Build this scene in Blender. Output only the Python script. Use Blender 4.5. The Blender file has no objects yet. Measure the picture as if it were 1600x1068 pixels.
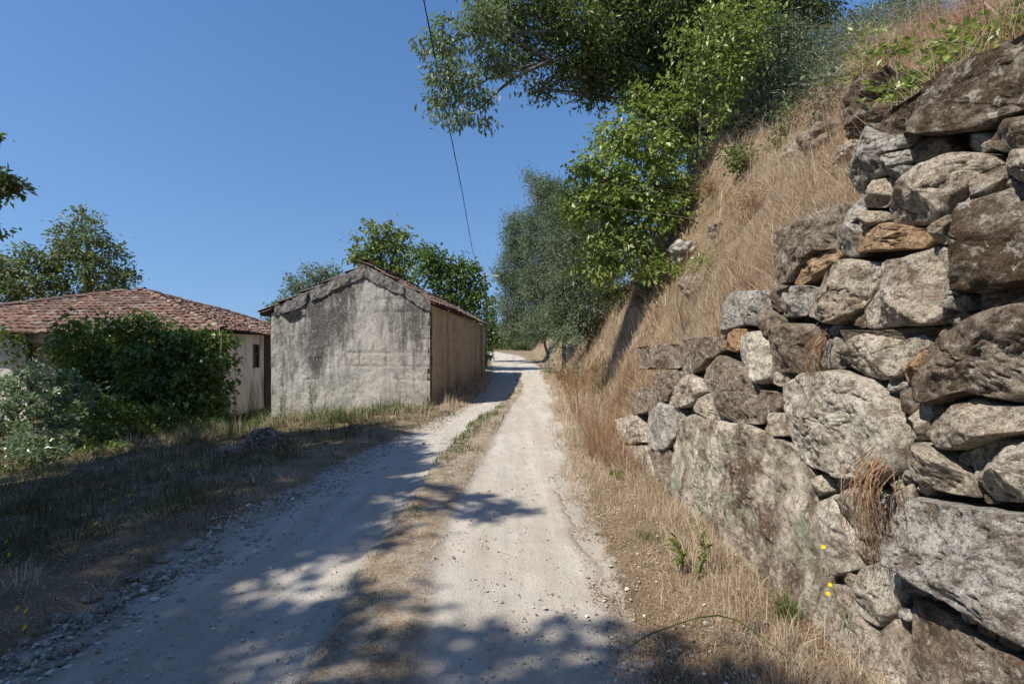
import bpy, math, random
import numpy as np
from mathutils import Vector

# ---------------------------------------------------------------- scene, camera, light
SC = bpy.context.scene
COL = SC.collection
FPX = 800.0            # focal length in pixels of a 1600 px wide picture
HOR = 541.0            # horizon row in that picture
CAMH = 1.6
cam_d = bpy.data.cameras.new('camera')
cam = bpy.data.objects.new('camera', cam_d); COL.objects.link(cam)
cam.location = (0, 0, CAMH); cam.rotation_euler = (math.radians(90), 0, 0)
cam_d.sensor_width = 36.0; cam_d.lens = 18.0; cam_d.shift_y = (HOR-534.0)/1600.0
cam_d.clip_start = 0.05; cam_d.clip_end = 6000
SC.camera = cam

SUN = Vector((-0.68, -0.42, 1.0)).normalized()
world = bpy.data.worlds.new("World"); SC.world = world; world.use_nodes = True
wn = world.node_tree.nodes; wl = world.node_tree.links
sky = wn.new('ShaderNodeTexSky'); sky.sky_type = 'NISHITA'; sky.sun_disc = False
sky.sun_elevation = math.asin(SUN.z); sky.sun_rotation = math.atan2(SUN.x, SUN.y)
sky.altitude = 0; sky.air_density = 1.0; sky.dust_density = 0.1; sky.ozone_density = 1.6
tc_ = wn.new('ShaderNodeTexCoord'); mp_ = wn.new('ShaderNodeMapping'); mp_.inputs['Scale'].default_value = (1, 1, 0.42); mp_.inputs['Location'].default_value = (0, 0, 0.15)
wl.new(tc_.outputs['Generated'], mp_.inputs[0]); wl.new(mp_.outputs[0], sky.inputs[0])
hs = wn.new('ShaderNodeHueSaturation'); hs.inputs['Saturation'].default_value = 1.25; hs.inputs['Hue'].default_value = 0.508
bg = wn['Background']; bg.inputs[1].default_value = 0.105
wl.new(sky.outputs[0], hs.inputs['Color']); wl.new(hs.outputs[0], bg.inputs[0])
sl = bpy.data.lights.new('sun', 'SUN'); sl.energy = 5.0; sl.angle = math.radians(0.6); sl.color = (1.0, 0.93, 0.81)
so = bpy.data.objects.new('sun', sl); COL.objects.link(so)
so.rotation_euler = (-SUN).to_track_quat('-Z', 'Y').to_euler(); so.location = (0, 0, 30)
SC.view_settings.view_transform = 'Standard'; SC.view_settings.look = 'None'
SC.view_settings.exposure = 0.38; SC.view_settings.gamma = 1.0
SC.cycles.max_bounces = 6; SC.cycles.transparent_max_bounces = 4

rng = np.random.default_rng(7)

def PX(u, v, Y):
    "world point seen at picture position (u,v) lying Y metres ahead"
    return np.array(((u-800.0)/FPX*Y, Y, CAMH+(HOR-v)/FPX*Y))

# ---------------------------------------------------------------- noise
def _h(ix, iy, iz, seed):
    n = (ix*374761393 + iy*668265263 + iz*2147483647*3 + seed*1274126177) & 0xFFFFFFFF
    n = ((n ^ (n >> 13))*1274126177) & 0xFFFFFFFF
    n = (n ^ (n >> 16)) & 0xFFFFFFFF
    n = (n*2246822519) & 0xFFFFFFFF
    n = (n ^ (n >> 15)) & 0xFFFFFFFF
    return n/4294967295.0
def vnoise(x, y, z=0.0, seed=0):
    x, y, z = np.broadcast_arrays(np.asarray(x, float), np.asarray(y, float), np.asarray(z, float))
    fx, fy, fz = np.floor(x), np.floor(y), np.floor(z)
    ix, iy, iz = fx.astype(np.int64), fy.astype(np.int64), fz.astype(np.int64)
    tx, ty, tz = x-fx, y-fy, z-fz
    tx = tx*tx*(3-2*tx); ty = ty*ty*(3-2*ty); tz = tz*tz*(3-2*tz)
    r = 0
    for dx in (0, 1):
        for dy in (0, 1):
            for dz in (0, 1):
                w = (tx if dx else 1-tx)*(ty if dy else 1-ty)*(tz if dz else 1-tz)
                r = r + w*_h(ix+dx, iy+dy, iz+dz, seed)
    return r*2-1
def fbm(x, y, z=0.0, seed=0, oct=4, gain=0.5):
    a, s, r = 1.0, 1.0, 0
    for o in range(oct):
        r = r + a*vnoise(np.asarray(x)*s+o*17.3, np.asarray(y)*s+o*5.1, np.asarray(z)*s+o*9.7, seed+o)
        a *= gain; s *= 2.03
    return r
def sstep(a, b, x):
    t = np.clip((np.asarray(x, float)-a)/(b-a), 0, 1); return t*t*(3-2*t)

# ---------------------------------------------------------------- object helpers
def tag(o, label=None, cat=None, group=None, kind=None):
    if label: o['label'] = label
    if cat: o['category'] = cat
    if group: o['group'] = group
    if kind: o['kind'] = kind
    return o
def thing(name, label, cat, loc=(0, 0, 0), group=None):
    o = bpy.data.objects.new(name, None); COL.objects.link(o)
    o.location = [float(c) for c in loc]; o.empty_display_size = 0.2
    return tag(o, label, cat, group)
def mk(name, V, F, mat, parent=None, smooth=False, attrs=None, origin=None):
    V = np.asarray(V, np.float32).reshape(-1, 3).copy()
    if parent is not None:
        org = np.array(parent.matrix_world.translation) if parent.parent else np.array(parent.location)
        if parent.parent: org = np.array(parent.location) + np.array(parent.parent.location)
        V -= org.astype(np.float32)
    elif origin is not None:
        V -= np.array(origin, np.float32)
    if isinstance(F, np.ndarray): F = [F]
    if len(F) and not isinstance(F[0], np.ndarray):
        groups = {}
        for f in F: groups.setdefault(len(f), []).append(f)
        F = [np.array(g) for g in groups.values()]
    F = [f for f in F if len(f)]
    me = bpy.data.meshes.new(name)
    me.vertices.add(len(V)); me.vertices.foreach_set('co', V.ravel())
    loops = np.concatenate([f.ravel() for f in F]).astype(np.int32)
    sizes = np.concatenate([np.full(len(f), f.shape[1]) for f in F]).astype(np.int32)
    starts = np.concatenate([[0], np.cumsum(sizes)[:-1]]).astype(np.int32)
    me.loops.add(len(loops)); me.loops.foreach_set('vertex_index', loops)
    me.polygons.add(len(sizes)); me.polygons.foreach_set('loop_start', starts)
    me.polygons.foreach_set('use_smooth', np.full(len(sizes), smooth))
    if attrs:
        for k, a in attrs.items():
            at = me.attributes.new(k, 'FLOAT', 'POINT'); at.data.foreach_set('value', np.asarray(a, np.float32).ravel())
    me.update(calc_edges=True); me.validate()
    if mat: me.materials.append(mat)
    o = bpy.data.objects.new(name, me); COL.objects.link(o)
    if parent is not None: o.parent = parent
    elif origin is not None: o.location = [float(c) for c in origin]
    return o
def grid_faces(nu, nv, off=0, closed=False):
    i, j = np.meshgrid(np.arange(nu-1), np.arange(nv if closed else nv-1), indexing='ij')
    j2 = (j+1) % nv
    return np.stack([i*nv+j, (i+1)*nv+j, (i+1)*nv+j2, i*nv+j2], -1).reshape(-1, 4)+off
class MB:
    def __init__(s): s.V = []; s.F = []; s.n = 0
    def add(s, V, F):
        V = np.asarray(V, float).reshape(-1, 3); s.V.append(V)
        for f in (F if isinstance(F, list) else [F]): s.F.append(np.asarray(f)+s.n)
        s.n += len(V)
    def box(s, c, size, ax=None):
        c = np.array(c, float); h = np.array(size, float)/2
        A = np.eye(3) if ax is None else np.array(ax, float)
        sg = np.array([[-1,-1,-1],[1,-1,-1],[1,1,-1],[-1,1,-1],[-1,-1,1],[1,-1,1],[1,1,1],[-1,1,1]], float)
        s.add(c+(sg*h)@A, np.array([[0,3,2,1],[4,5,6,7],[0,1,5,4],[1,2,6,5],[2,3,7,6],[3,0,4,7]]))
    def tube(s, P, R, n=7, jit=0.0):
        P = np.asarray(P, float); m = len(P); R = np.broadcast_to(np.asarray(R, float), (m,))
        T = np.gradient(P, axis=0); T /= np.linalg.norm(T, axis=1, keepdims=True)+1e-9
        ref = np.array([0.31, 0.17, 0.93]) if abs(T[:, 2]).mean() < 0.8 else np.array([1.0, 0.1, 0])
        A = np.cross(T, ref); A /= np.linalg.norm(A, axis=1, keepdims=True)+1e-9; B = np.cross(T, A)
        th = np.linspace(0, 2*np.pi, n, endpoint=False)
        rr = R[:, None]*(1+(jit*rng.standard_normal((m, n)) if jit else 0))
        V = P[:, None]+rr[..., None]*(np.cos(th)[None, :, None]*A[:, None]+np.sin(th)[None, :, None]*B[:, None])
        s.add(V.reshape(-1, 3), grid_faces(m, n, 0, True))
        s.add(np.concatenate([V[-1], P[-1:]]), np.array([[k, (k+1) % n, n] for k in range(n)]))
    def build(s, name, mat, parent=None, **k):
        V = np.concatenate(s.V); by = {}
        for f in s.F: by.setdefault(f.shape[1], []).append(f)
        return mk(name, V, [np.concatenate(g) for g in by.values()], mat, parent, **k)
def spline(P, n):
    P = np.asarray(P, float)
    if len(P) == 2: return P[0]+(P[1]-P[0])*np.linspace(0, 1, n)[:, None]
    Q = np.vstack([2*P[0]-P[1], P, 2*P[-1]-P[-2]]); out = []
    m = len(P)-1
    for t in np.linspace(0, m, n):
        i = min(int(t), m-1); f = t-i; a, b, c, d = Q[i], Q[i+1], Q[i+2], Q[i+3]
        out.append(0.5*((2*b)+(-a+c)*f+(2*a-5*b+4*c-d)*f*f+(-a+3*b-3*c+d)*f**3))
    return np.array(out)

# ---------------------------------------------------------------- materials
class NT:
    def __init__(s, name):
        s.m = bpy.data.materials.new(name); s.m.use_nodes = True; s.t = s.m.node_tree
        s.b = s.t.nodes['Principled BSDF']; s.out = s.t.nodes['Material Output']
        s.b.inputs['Specular IOR Level'].default_value = 0.2
        s.co = s.t.nodes.new('ShaderNodeNewGeometry').outputs['Position']
    def n(s, typ, **k):
        x = s.t.nodes.new(typ)
        for a, b in k.items(): setattr(x, a, b)
        return x
    def link(s, a, b): s.t.links.new(a, b)
    def map(s, scale, src=None):
        x = s.n('ShaderNodeMapping'); x.inputs['Scale'].default_value = scale; s.link(src or s.co, x.inputs[0]); return x.outputs[0]
    def noise(s, scale, detail=4, rough=0.55, vec=None, dist=0.0):
        x = s.n('ShaderNodeTexNoise'); x.inputs['Scale'].default_value = scale; x.inputs['Detail'].default_value = detail
        x.inputs['Roughness'].default_value = rough; x.inputs['Distortion'].default_value = dist
        s.link(vec or s.co, x.inputs['Vector']); return x.outputs['Fac']
    def vor(s, scale, feature='F1', vec=None, out='Distance'):
        x = s.n('ShaderNodeTexVoronoi', feature=feature); x.inputs['Scale'].default_value = scale
        s.link(vec or s.co, x.inputs['Vector']); return x.outputs[out]
    def ramp(s, f, stops):
        x = s.n('ShaderNodeValToRGB'); e = x.color_ramp.elements
        while len(e) < len(stops): e.new(0.5)
        for el, (p, c) in zip(e, stops): el.position = p; el.color = (c, c, c, 1) if not hasattr(c, '__len__') else (*c, 1)
        s.link(f, x.inputs[0]); return x.outputs[0]
    def mix(s, f, a, b, mode='MIX'):
        x = s.n('ShaderNodeMix', data_type='RGBA', blend_type=mode)
        for i, v in ((0, f), (6, a), (7, b)):
            if hasattr(v, 'is_linked') or hasattr(v, 'links'): s.link(v, x.inputs[i])
            elif i == 0: x.inputs[0].default_value = v
            else: x.inputs[i].default_value = (*v, 1)
        return x.outputs[2]
    def math(s, op, a, b=0.0):
        x = s.n('ShaderNodeMath', operation=op)
        for i, v in ((0, a), (1, b)):
            if hasattr(v, 'links'): s.link(v, x.inputs[i])
            else: x.inputs[i].default_value = v
        return x.outputs[0]
    def attr(s, name):
        x = s.n('ShaderNodeAttribute'); x.attribute_name = name; return x.outputs['Fac']
    def island(s):
        return s.n('ShaderNodeNewGeometry').outputs['Random Per Island']
    def col(s, c, rough=0.9):
        if hasattr(c, 'links'): s.link(c, s.b.inputs['Base Color'])
        else: s.b.inputs['Base Color'].default_value = (*c, 1)
        s.b.inputs['Roughness'].default_value = rough
    def bump(s, h, dist=0.02, strength=1.0, prev=None):
        x = s.n('ShaderNodeBump'); x.inputs['Distance'].default_value = dist; x.inputs['Strength'].default_value = strength
        s.link(h, x.inputs['Height'])
        if prev: s.link(prev, x.inputs['Normal'])
        s.link(x.outputs[0], s.b.inputs['Normal']); return x.outputs[0]

def leaf_mat(name, stops, rough=0.45, trans=0.35, tcol=(0.25, 0.38, 0.05), spec=0.4):
    m = NT(name); c = m.ramp(m.island(), stops)
    big = m.noise(0.9, 2)
    c = m.mix(m.ramp(big, [(0.35, 0.0), (0.65, 0.45)]), c, stops[-1][1])
    m.col(c, rough); m.b.inputs['Specular IOR Level'].default_value = spec
    t = m.n('ShaderNodeBsdfTranslucent'); tc = m.mix(0.5, c, tcol); m.link(tc, t.inputs[0])
    x = m.n('ShaderNodeMixShader'); x.inputs[0].default_value = trans
    m.link(m.b.outputs[0], x.inputs[1]); m.link(t.outputs[0], x.inputs[2]); m.link(x.outputs[0], m.out.inputs[0])
    return m.m
def rock_mat(name, pale, mid, dark, lichen=0.5, moss=0.0, warm=0.0):
    m = NT(name)
    n1 = m.noise(2.6, 8, 0.65, dist=0.5); n2 = m.noise(11, 8, 0.75, dist=0.3); n3 = m.noise(46, 6, 0.8)
    c = m.mix(m.ramp(n1, [(0.40, 0.0), (0.58, 1.0)]), mid, pale)
    c = m.mix(m.ramp(n2, [(0.49+0.05*(1-lichen), 0.0), (0.62, 0.85)]), c, dark)
    c = m.mix(m.ramp(m.noise(7.5, 9, 0.78, dist=0.3), [(0.50, 0.0), (0.60, 0.7)]), c, (0.20, 0.135, 0.09))
    if warm: c = m.mix(m.ramp(m.noise(5, 5, 0.65), [(0.46, 0.0), (0.64, warm)]), c, (0.36, 0.20, 0.105))
    if moss:
        c = m.mix(m.ramp(m.noise(3.8, 8, 0.7), [(0.42, 0.0), (0.53, moss)]), c, (0.085, 0.055, 0.03))
        c = m.mix(m.ramp(m.noise(6.5, 6, 0.7), [(0.60, 0.0), (0.68, moss*0.55)]), c, (0.08, 0.085, 0.022))
    spots = m.ramp(m.noise(19, 7, 0.75, dist=0.6), [(0.545, 0.0), (0.60, 0.85*lichen)])
    c = m.mix(spots, c, (0.56, 0.535, 0.48))
    c = m.mix(m.ramp(n3, [(0.51, 0.0), (0.60, 0.85)]), c, dark)
    fine = m.ramp(m.noise(150, 4, 0.8), [(0.36, 0.55), (0.64, 1.35)])
    c = m.mix(1.0, c, fine, 'MULTIPLY')
    m.col(c, 0.95)
    p = m.bump(n2, 0.03, 1.0)
    p = m.bump(n3, 0.014, 1.0, p); m.bump(m.noise(170, 3, 0.7), 0.006, 1.0, p)
    return m.m

M = {}
G = dict(pale=(0.74, 0.665, 0.55), mid=(0.54, 0.465, 0.365), dark=(0.13, 0.10, 0.075))
M['granite_pale'] = rock_mat('granite_pale', (0.78, 0.725, 0.62), (0.61, 0.55, 0.455), (0.20, 0.17, 0.13), 0.35)
M['granite'] = rock_mat('granite', G['pale'], G['mid'], G['dark'], 0.6, 0.0, 0.25)
M['granite_brown'] = rock_mat('granite_brown', (0.46, 0.39, 0.31), (0.29, 0.22, 0.165), (0.09, 0.064, 0.047), 0.8, 0.3)
M['granite_moss'] = rock_mat('granite_moss', (0.42, 0.37, 0.30), (0.20, 0.15, 0.11), (0.07, 0.05, 0.036), 0.9, 0.85)
M['granite_orange'] = rock_mat('granite_orange', (0.62, 0.45, 0.29), (0.50, 0.31, 0.175), (0.2, 0.12, 0.07), 0.15, 0.0, 0.45)
M['granite_grey'] = rock_mat('granite_grey', (0.64, 0.61, 0.56), (0.44, 0.41, 0.365), (0.12, 0.105, 0.09), 0.8, 0.12)
def slab():
    m = NT('lichen_slab')
    n1 = m.noise(4.5, 9, 0.7, m.map((1, 1, 0.6)), dist=0.3); n2 = m.noise(17, 6, 0.7)
    c = m.mix(m.ramp(n1, [(0.40, 0.0), (0.60, 1.0)]), (0.11, 0.08, 0.055), (0.54, 0.48, 0.39))
    c = m.mix(m.ramp(n2, [(0.52, 0.0), (0.64, 0.8)]), c, (0.115, 0.085, 0.06))
    c = m.mix(m.ramp(m.noise(3.0, 6, 0.65), [(0.55, 0.0), (0.62, 0.8)]), c, (0.27, 0.30, 0.21))
    c = m.mix(m.ramp(m.noise(3.7, 5, 0.6, m.map((1, 1, 1.3))), [(0.56, 0.0), (0.66, 0.8)]), c, (0.11, 0.06, 0.036))
    c = m.mix(m.ramp(m.noise(30, 7, 0.8), [(0.54, 0.0), (0.62, 0.85)]), c, (0.50, 0.46, 0.38))
    c = m.mix(m.ramp(m.noise(38, 7, 0.8), [(0.53, 0.0), (0.60, 0.8)]), c, (0.085, 0.06, 0.042))
    m.col(c, 0.95); p = m.bump(m.noise(12, 8, 0.7), 0.03, 0.9); m.bump(m.noise(90, 4, 0.7), 0.01, 0.9, p)
    return m.m
M['lichen_slab'] = slab()
def simple(name, a, b, scale=8, rough=0.9, bd=0.01, stretch=(1, 1, 1), det=6):
    m = NT(name); n = m.noise(scale, det, 0.65, m.map(stretch))
    m.col(m.mix(m.ramp(n, [(0.35, 0.0), (0.65, 1.0)]), a, b), rough); m.bump(n, bd, 1.0); return m.m
M['wall_core'] = simple('wall_core', (0.05, 0.037, 0.026), (0.17, 0.135, 0.10), 16, 0.95, 0.03)
M['bark'] = simple('bark', (0.05, 0.042, 0.034), (0.20, 0.175, 0.14), 9, 0.95, 0.03, (1, 1, 0.25))
M['bark_pale'] = simple('bark_pale', (0.16, 0.14, 0.11), (0.34, 0.31, 0.26), 9, 0.95, 0.01, (1, 1, 0.3))
M['wood_pole'] = simple('wood_pole', (0.16, 0.14, 0.12), (0.32, 0.29, 0.25), 14, 0.9, 0.005, (1, 1, 0.1))
M['cable'] = simple('cable', (0.015, 0.015, 0.017), (0.03, 0.03, 0.033), 20, 0.6, 0.001)
M['dark_wood'] = simple('dark_wood', (0.05, 0.035, 0.025), (0.12, 0.09, 0.065), 20, 0.85, 0.005)
M['glass'] = simple('old_glass', (0.02, 0.03, 0.03), (0.05, 0.06, 0.06), 3, 0.25, 0.001)
M['white_metal'] = simple('pale_metal', (0.5, 0.5, 0.5), (0.65, 0.65, 0.65), 5, 0.5, 0.001)

def ground_mat():
    m = NT('soil'); g = m.attr('gravel'); gr = m.attr('green')
    n = m.noise(2.3, 6, 0.6); f = m.noise(45, 5, 0.7); ff = m.noise(160, 3, 0.7)
    c = m.mix(m.ramp(n, [(0.35, 0.0), (0.65, 1.0)]), (0.19, 0.135, 0.085), (0.33, 0.25, 0.165))
    c = m.mix(m.ramp(f, [(0.45, 0.0), (0.68, 0.8)]), c, (0.12, 0.085, 0.055))
    c = m.mix(m.ramp(m.noise(80, 4, 0.7, m.map((1, 1, 1))), [(0.58, 0), (0.68, 0.8)]), c, (0.45, 0.36, 0.25))
    c = m.mix(m.math('MULTIPLY', gr, m.ramp(m.noise(6, 5), [(0.4, 0.1), (0.6, 0.9)])), c, (0.075, 0.085, 0.03))
    thr = m.math('ADD', g, m.math('MULTIPLY', m.math('SUBTRACT', m.noise(7, 6, 0.7), 0.5), 1.4))
    rc = m.mix(m.ramp(f, [(0.3, 0.0), (0.7, 1.0)]), (0.37, 0.325, 0.27), (0.52, 0.475, 0.41))
    c = m.mix(m.ramp(thr, [(0.42, 0.0), (0.62, 1.0)]), c, rc)
    m.col(c, 0.97); p = m.bump(f, 0.02, 0.9); m.bump(ff, 0.006, 0.9, p); return m.m
def road_mat():
    m = NT('gravel_road'); e = m.attr('edge')
    st = m.noise(5.0, 5, 0.6, m.map((1.0, 0.07, 1))); n = m.noise(1.3, 6, 0.6, m.map((1, 0.5, 1))); f = m.noise(60, 5, 0.75); ff = m.noise(230, 3, 0.7)
    c = m.mix(m.ramp(st, [(0.35, 0.0), (0.65, 1.0)]), (0.42, 0.385, 0.33), (0.55, 0.51, 0.455))
    c = m.mix(m.ramp(n, [(0.42, 0.0), (0.62, 0.6)]), c, (0.39, 0.34, 0.28))
    c = m.mix(m.ramp(m.noise(22, 4, 0.6, m.map((1.0, 0.03, 1))), [(0.52, 0.0), (0.68, 0.35)]), c, (0.34, 0.30, 0.25))
    c = m.mix(m.ramp(f, [(0.52, 0.0), (0.70, 0.55)]), c, (0.27, 0.235, 0.195))
    sp = m.ramp(m.vor(85), [(0.10, 1.0), (0.22, 0.0)])
    c = m.mix(m.math('MULTIPLY', sp, m.ramp(m.noise(9, 4), [(0.45, 0.0), (0.6, 0.75)])), c, (0.19, 0.17, 0.15))
    c = m.mix(m.ramp(m.noise(120, 3, 0.7), [(0.60, 0.0), (0.70, 0.5)]), c, (0.66, 0.63, 0.57))
    c = m.mix(m.math('MULTIPLY', e, m.ramp(m.noise(8, 7, 0.7), [(0.34, 0.25), (0.54, 1.0)])), c, m.mix(m.ramp(m.noise(50, 4, 0.7), [(0.4, 0.0), (0.62, 1.0)]), (0.20, 0.145, 0.095), (0.36, 0.285, 0.20)))
    m.col(c, 0.97); p = m.bump(f, 0.012, 0.8); p = m.bump(m.vor(70), 0.006, 0.6, p); m.bump(ff, 0.004, 0.8, p); return m.m
M['soil'] = ground_mat(); M['road'] = road_mat()
def straw(name, stops, rough=0.8, trans=0.4):
    m = NT(name); c = m.ramp(m.island(), stops)
    c = m.mix(m.ramp(m.noise(1.6, 3), [(0.4, 0.0), (0.65, 0.35)]), c, stops[0][1])
    m.col(c, rough); t = m.n('ShaderNodeBsdfTranslucent'); m.link(c, t.inputs[0])
    x = m.n('ShaderNodeMixShader'); x.inputs[0].default_value = trans
    m.link(m.b.outputs[0], x.inputs[1]); m.link(t.outputs[0], x.inputs[2]); m.link(x.outputs[0], m.out.inputs[0]); return m.m
M['straw'] = straw('dry_straw', [(0.0, (0.33, 0.235, 0.155)), (0.35, (0.56, 0.435, 0.31)), (0.7, (0.74, 0.62, 0.465)), (1.0, (0.85, 0.76, 0.61))])
M['straw_red'] = straw('rusty_straw', [(0.0, (0.20, 0.115, 0.065)), (0.5, (0.36, 0.215, 0.12)), (1.0, (0.52, 0.36, 0.22))])
M['grass_mix'] = straw('verge_grass', [(0.0, (0.04, 0.052, 0.015)), (0.4, (0.085, 0.095, 0.03)), (0.65, (0.20, 0.145, 0.075)), (1.0, (0.34, 0.26, 0.15))])
M['grass_green'] = straw('green_grass', [(0.0, (0.05, 0.09, 0.02)), (0.6, (0.11, 0.17, 0.04)), (1.0, (0.24, 0.27, 0.10))])

# ---------------------------------------------------------------- terrain
_RY = np.array([-12, 2.43, 4.0, 7.15, 10, 12.9, 16, 21.7, 32, 42, 52, 62, 80, 140])
_RL = np.array([-2.9, -2.5, -2.5, -2.2, -1.7, -1.2, -0.98, -0.85, -1.0, -1.6, -3.0, -6.0, -16, -60])
_XY = np.array([-12, 2.43, 4.94, 8.05, 14.4, 20, 29, 42, 52, 62, 80, 140])
_XR = np.array([0.5, 0.57, 0.65, 0.80, 1.2, 1.6, 1.85, 1.6, 0.7, -1.9, -12, -56])
def smi(y, a, b):
    y = np.asarray(y, float); return (np.interp(y-1, a, b)+np.interp(y, a, b)*2+np.interp(y+1, a, b))/4
def road_l(y): return smi(y, _RY, _RL)
def road_r(y): return smi(y, _XY, _XR)
def road_z(y): return np.interp(y, [-20, 22, 32, 42, 52, 62, 75, 200], [0, 0, 0.12, 0.33, 0.62, 0.95, 1.0, 1.0])
def wall_top(y): return np.interp(y, [-10, 2.7, 3.1, 4.1, 5.1, 6.1, 6.9, 7.9, 8.9, 10], [2.70, 2.66, 2.35, 1.98, 1.56, 1.18, 0.80, 0.45, 0.15, 0.10])
def crest_z(y): return np.interp(y, [-10, 5, 10, 13, 16, 20, 26, 30, 50, 70, 120], [5.8, 5.2, 5.3, 6.3, 5.7, 4.8, 3.9, 3.7, 3.2, 2.6, 2.0])
def foot_x(y): return np.where(np.asarray(y) < 9, 1.98, np.interp(y, [9, 14, 20, 30, 50, 62, 120], [1.98, 2.0, 2.35, 2.7, 2.3, 2.4, 3]))
def gz(x, y, fine=True):
    x = np.asarray(x, float); y = np.asarray(y, float)
    L, R, z0 = road_l(y), road_r(y), road_z(y)
    dl = L-x; z = z0.copy() if hasattr(z0, 'copy') else np.zeros_like(x)+z0
    z = z+np.zeros_like(x)
    near = 1-sstep(20, 40, y)
    z = z+0.05*sstep(0.0, 0.5, dl)+np.where(dl > 0, -0.105*np.clip(dl-0.7, 0, 6)*near, 0)
    z = z-0.02*np.clip(dl-10, 0, 60)*near
    F = foot_x(y); wt = wall_top(y)
    inw = y < 9.0
    dr = x-R
    z = z+0.06*sstep(0.1, 0.9, dr)*(x < F)+np.where(x >= F, 0.06, 0)
    # retained earth behind the wall, then the bank
    xc = F+3.1; cz = crest_z(y)
    rise = sstep(0, 1, np.clip((x-F)/0.16, 0, 1))
    t = np.clip((x-F-0.10)/(xc-F-0.10), 0, 1)
    prof = 0.75*t+0.25*np.sin(t*np.pi/2)
    top = np.maximum(wt-0.08, 0.06)
    bank = top*rise+(cz-top)*prof+0.10*np.clip(x-xc, 0, 60)
    bank = np.where(x > F, bank, 0)
    z = z+np.maximum(bank-0.06, 0)*(x > F)
    on = sstep(0.25, 1.2, x-F)
    z = z+on*(0.26*(1-2*np.abs(vnoise(x*0.9+3, y*0.9, 0, 15))))*(x < xc+0.5)+on*(0.36*fbm(x*0.6, y*0.6, 0, 11, 3)+0.17*fbm(x*2.1, y*2.1, 0, 12, 4, 0.6))
    off = 1-((x > L-0.05) & (x < R+0.05))
    if fine: z = z+off*(0.035*fbm(x*1.3, y*1.3, 0, 5, 4))*(x < F+0.01)*np.clip(1-np.abs(y)/300, 0, 1)
    z = z+0.02*np.exp(-((x-(L*0.42+R*0.58)+0.25)/0.35)**2)*(np.abs(y) < 20)
    far = np.clip((np.hypot(x, y)-110)/300, 0, 1)
    return z*(1-far)+far*0.5

def axis(parts):
    out = []
    for a, b, s in parts: out.append(np.arange(a, b, s))
    out.append([parts[-1][1]]); return np.concatenate(out)
def geo(a, b, n): return np.geomspace(a, b, n)
gx = np.concatenate([-geo(2500, 31, 14), axis([(-30, -12, 0.5), (-12, -4, 0.12), (-4, 3.2, 0.05), (3.2, 8, 0.12), (8, 30, 0.6)]), geo(31, 2500, 14)])
gy = np.concatenate([-geo(2500, 13, 10), axis([(-12, 1.5, 0.3), (1.5, 9, 0.055), (9, 20, 0.12), (20, 60, 0.35), (60, 120, 1.5)]), geo(122, 3500, 14)])
GX, GY = np.meshgrid(gx, gy, indexing='ij')
GZ = gz(GX, GY)
L_, R_ = road_l(GY), road_r(GY)
d_edge = np.maximum(L_-GX, GX-R_)
GZ = np.where(d_edge < -0.30, GZ-0.05, GZ)
grav = np.clip(0.9-0.85*sstep(-0.15, 0.42, d_edge), 0, 1)*(np.abs(GY) < 130)
medL = np.interp(GY, [-10, 2.43, 5.1, 7.4, 10.8, 12.9, 16, 30], [-0.97, -0.97, -1.03, -1.0, -0.74, -0.4, -0.3, 0.2])
green = sstep(0.3, 1.6, L_-GX)*0.8+0.15
ground = mk('ground', np.stack([GX, GY, GZ], -1), grid_faces(len(gx), len(gy)), M['soil'], smooth=True, attrs={'gravel': grav, 'green': green})
tag(ground, kind='structure')

# road sheet, 4 mm over the ground it lies on
ry = axis([(-6, 1.5, 0.25), (1.5, 10, 0.05), (10, 25, 0.12), (25, 80, 0.5)])
sv = np.linspace(0, 1, 70)
RYY, S = np.meshgrid(ry, sv, indexing='ij')
Lr = road_l(ry)-0.05+0.16*fbm(ry*1.1, 0, 3, 21, 5, 0.6); Rr = road_r(ry)+0.05+0.12*fbm(ry*1.3, 9, 3, 22, 5, 0.6)
RX = Lr[:, None]*(1-S)+Rr[:, None]*S
edge = np.minimum(S, 1-S)*(Rr-Lr)[:, None]
def med_lr(y):
    a = np.interp(y, [-10, 2.43, 3.8, 5.1, 7.4, 10.8, 12.9, 16, 21, 40], [-1.0, -0.97, -1.06, -1.03, -1.0, -0.74, -0.40, -0.10, 0.20, 0.0])
    b = np.interp(y, [-10, 2.43, 3.8, 5.4, 8.0, 12.3, 14.5, 17, 21, 40], [-0.45, -0.46, -0.62, -0.56, -0.38, -0.12, 0.05, 0.28, 0.42, 0.3])
    return a, b
ma, mb_ = med_lr(RYY)
inm = np.clip(np.minimum(RX-ma, mb_-RX)/0.12+0.6, 0, 1)*np.interp(RYY, [0, 13, 18, 30], [1, 1, 0.55, 0.35])
edm = np.maximum(1-sstep(0.0, 0.28, edge), inm)
crown_h = 0.035*inm+0.012*fbm(RX*2, RYY*1.2, 0, 31, 4)+0.008*fbm(RX*9, RYY*9, 0, 33, 3)
RZ = gz(RX, RYY, False)+0.010+crown_h*sstep(0, 0.12, edge)-0.045*(1-sstep(0, 0.16, edge))
road = mk('road', np.stack([RX, RYY, RZ], -1), grid_faces(len(ry), len(sv))[:, ::-1], M['road'], smooth=True, attrs={'edge': edm})
tag(road, kind='structure')

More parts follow.
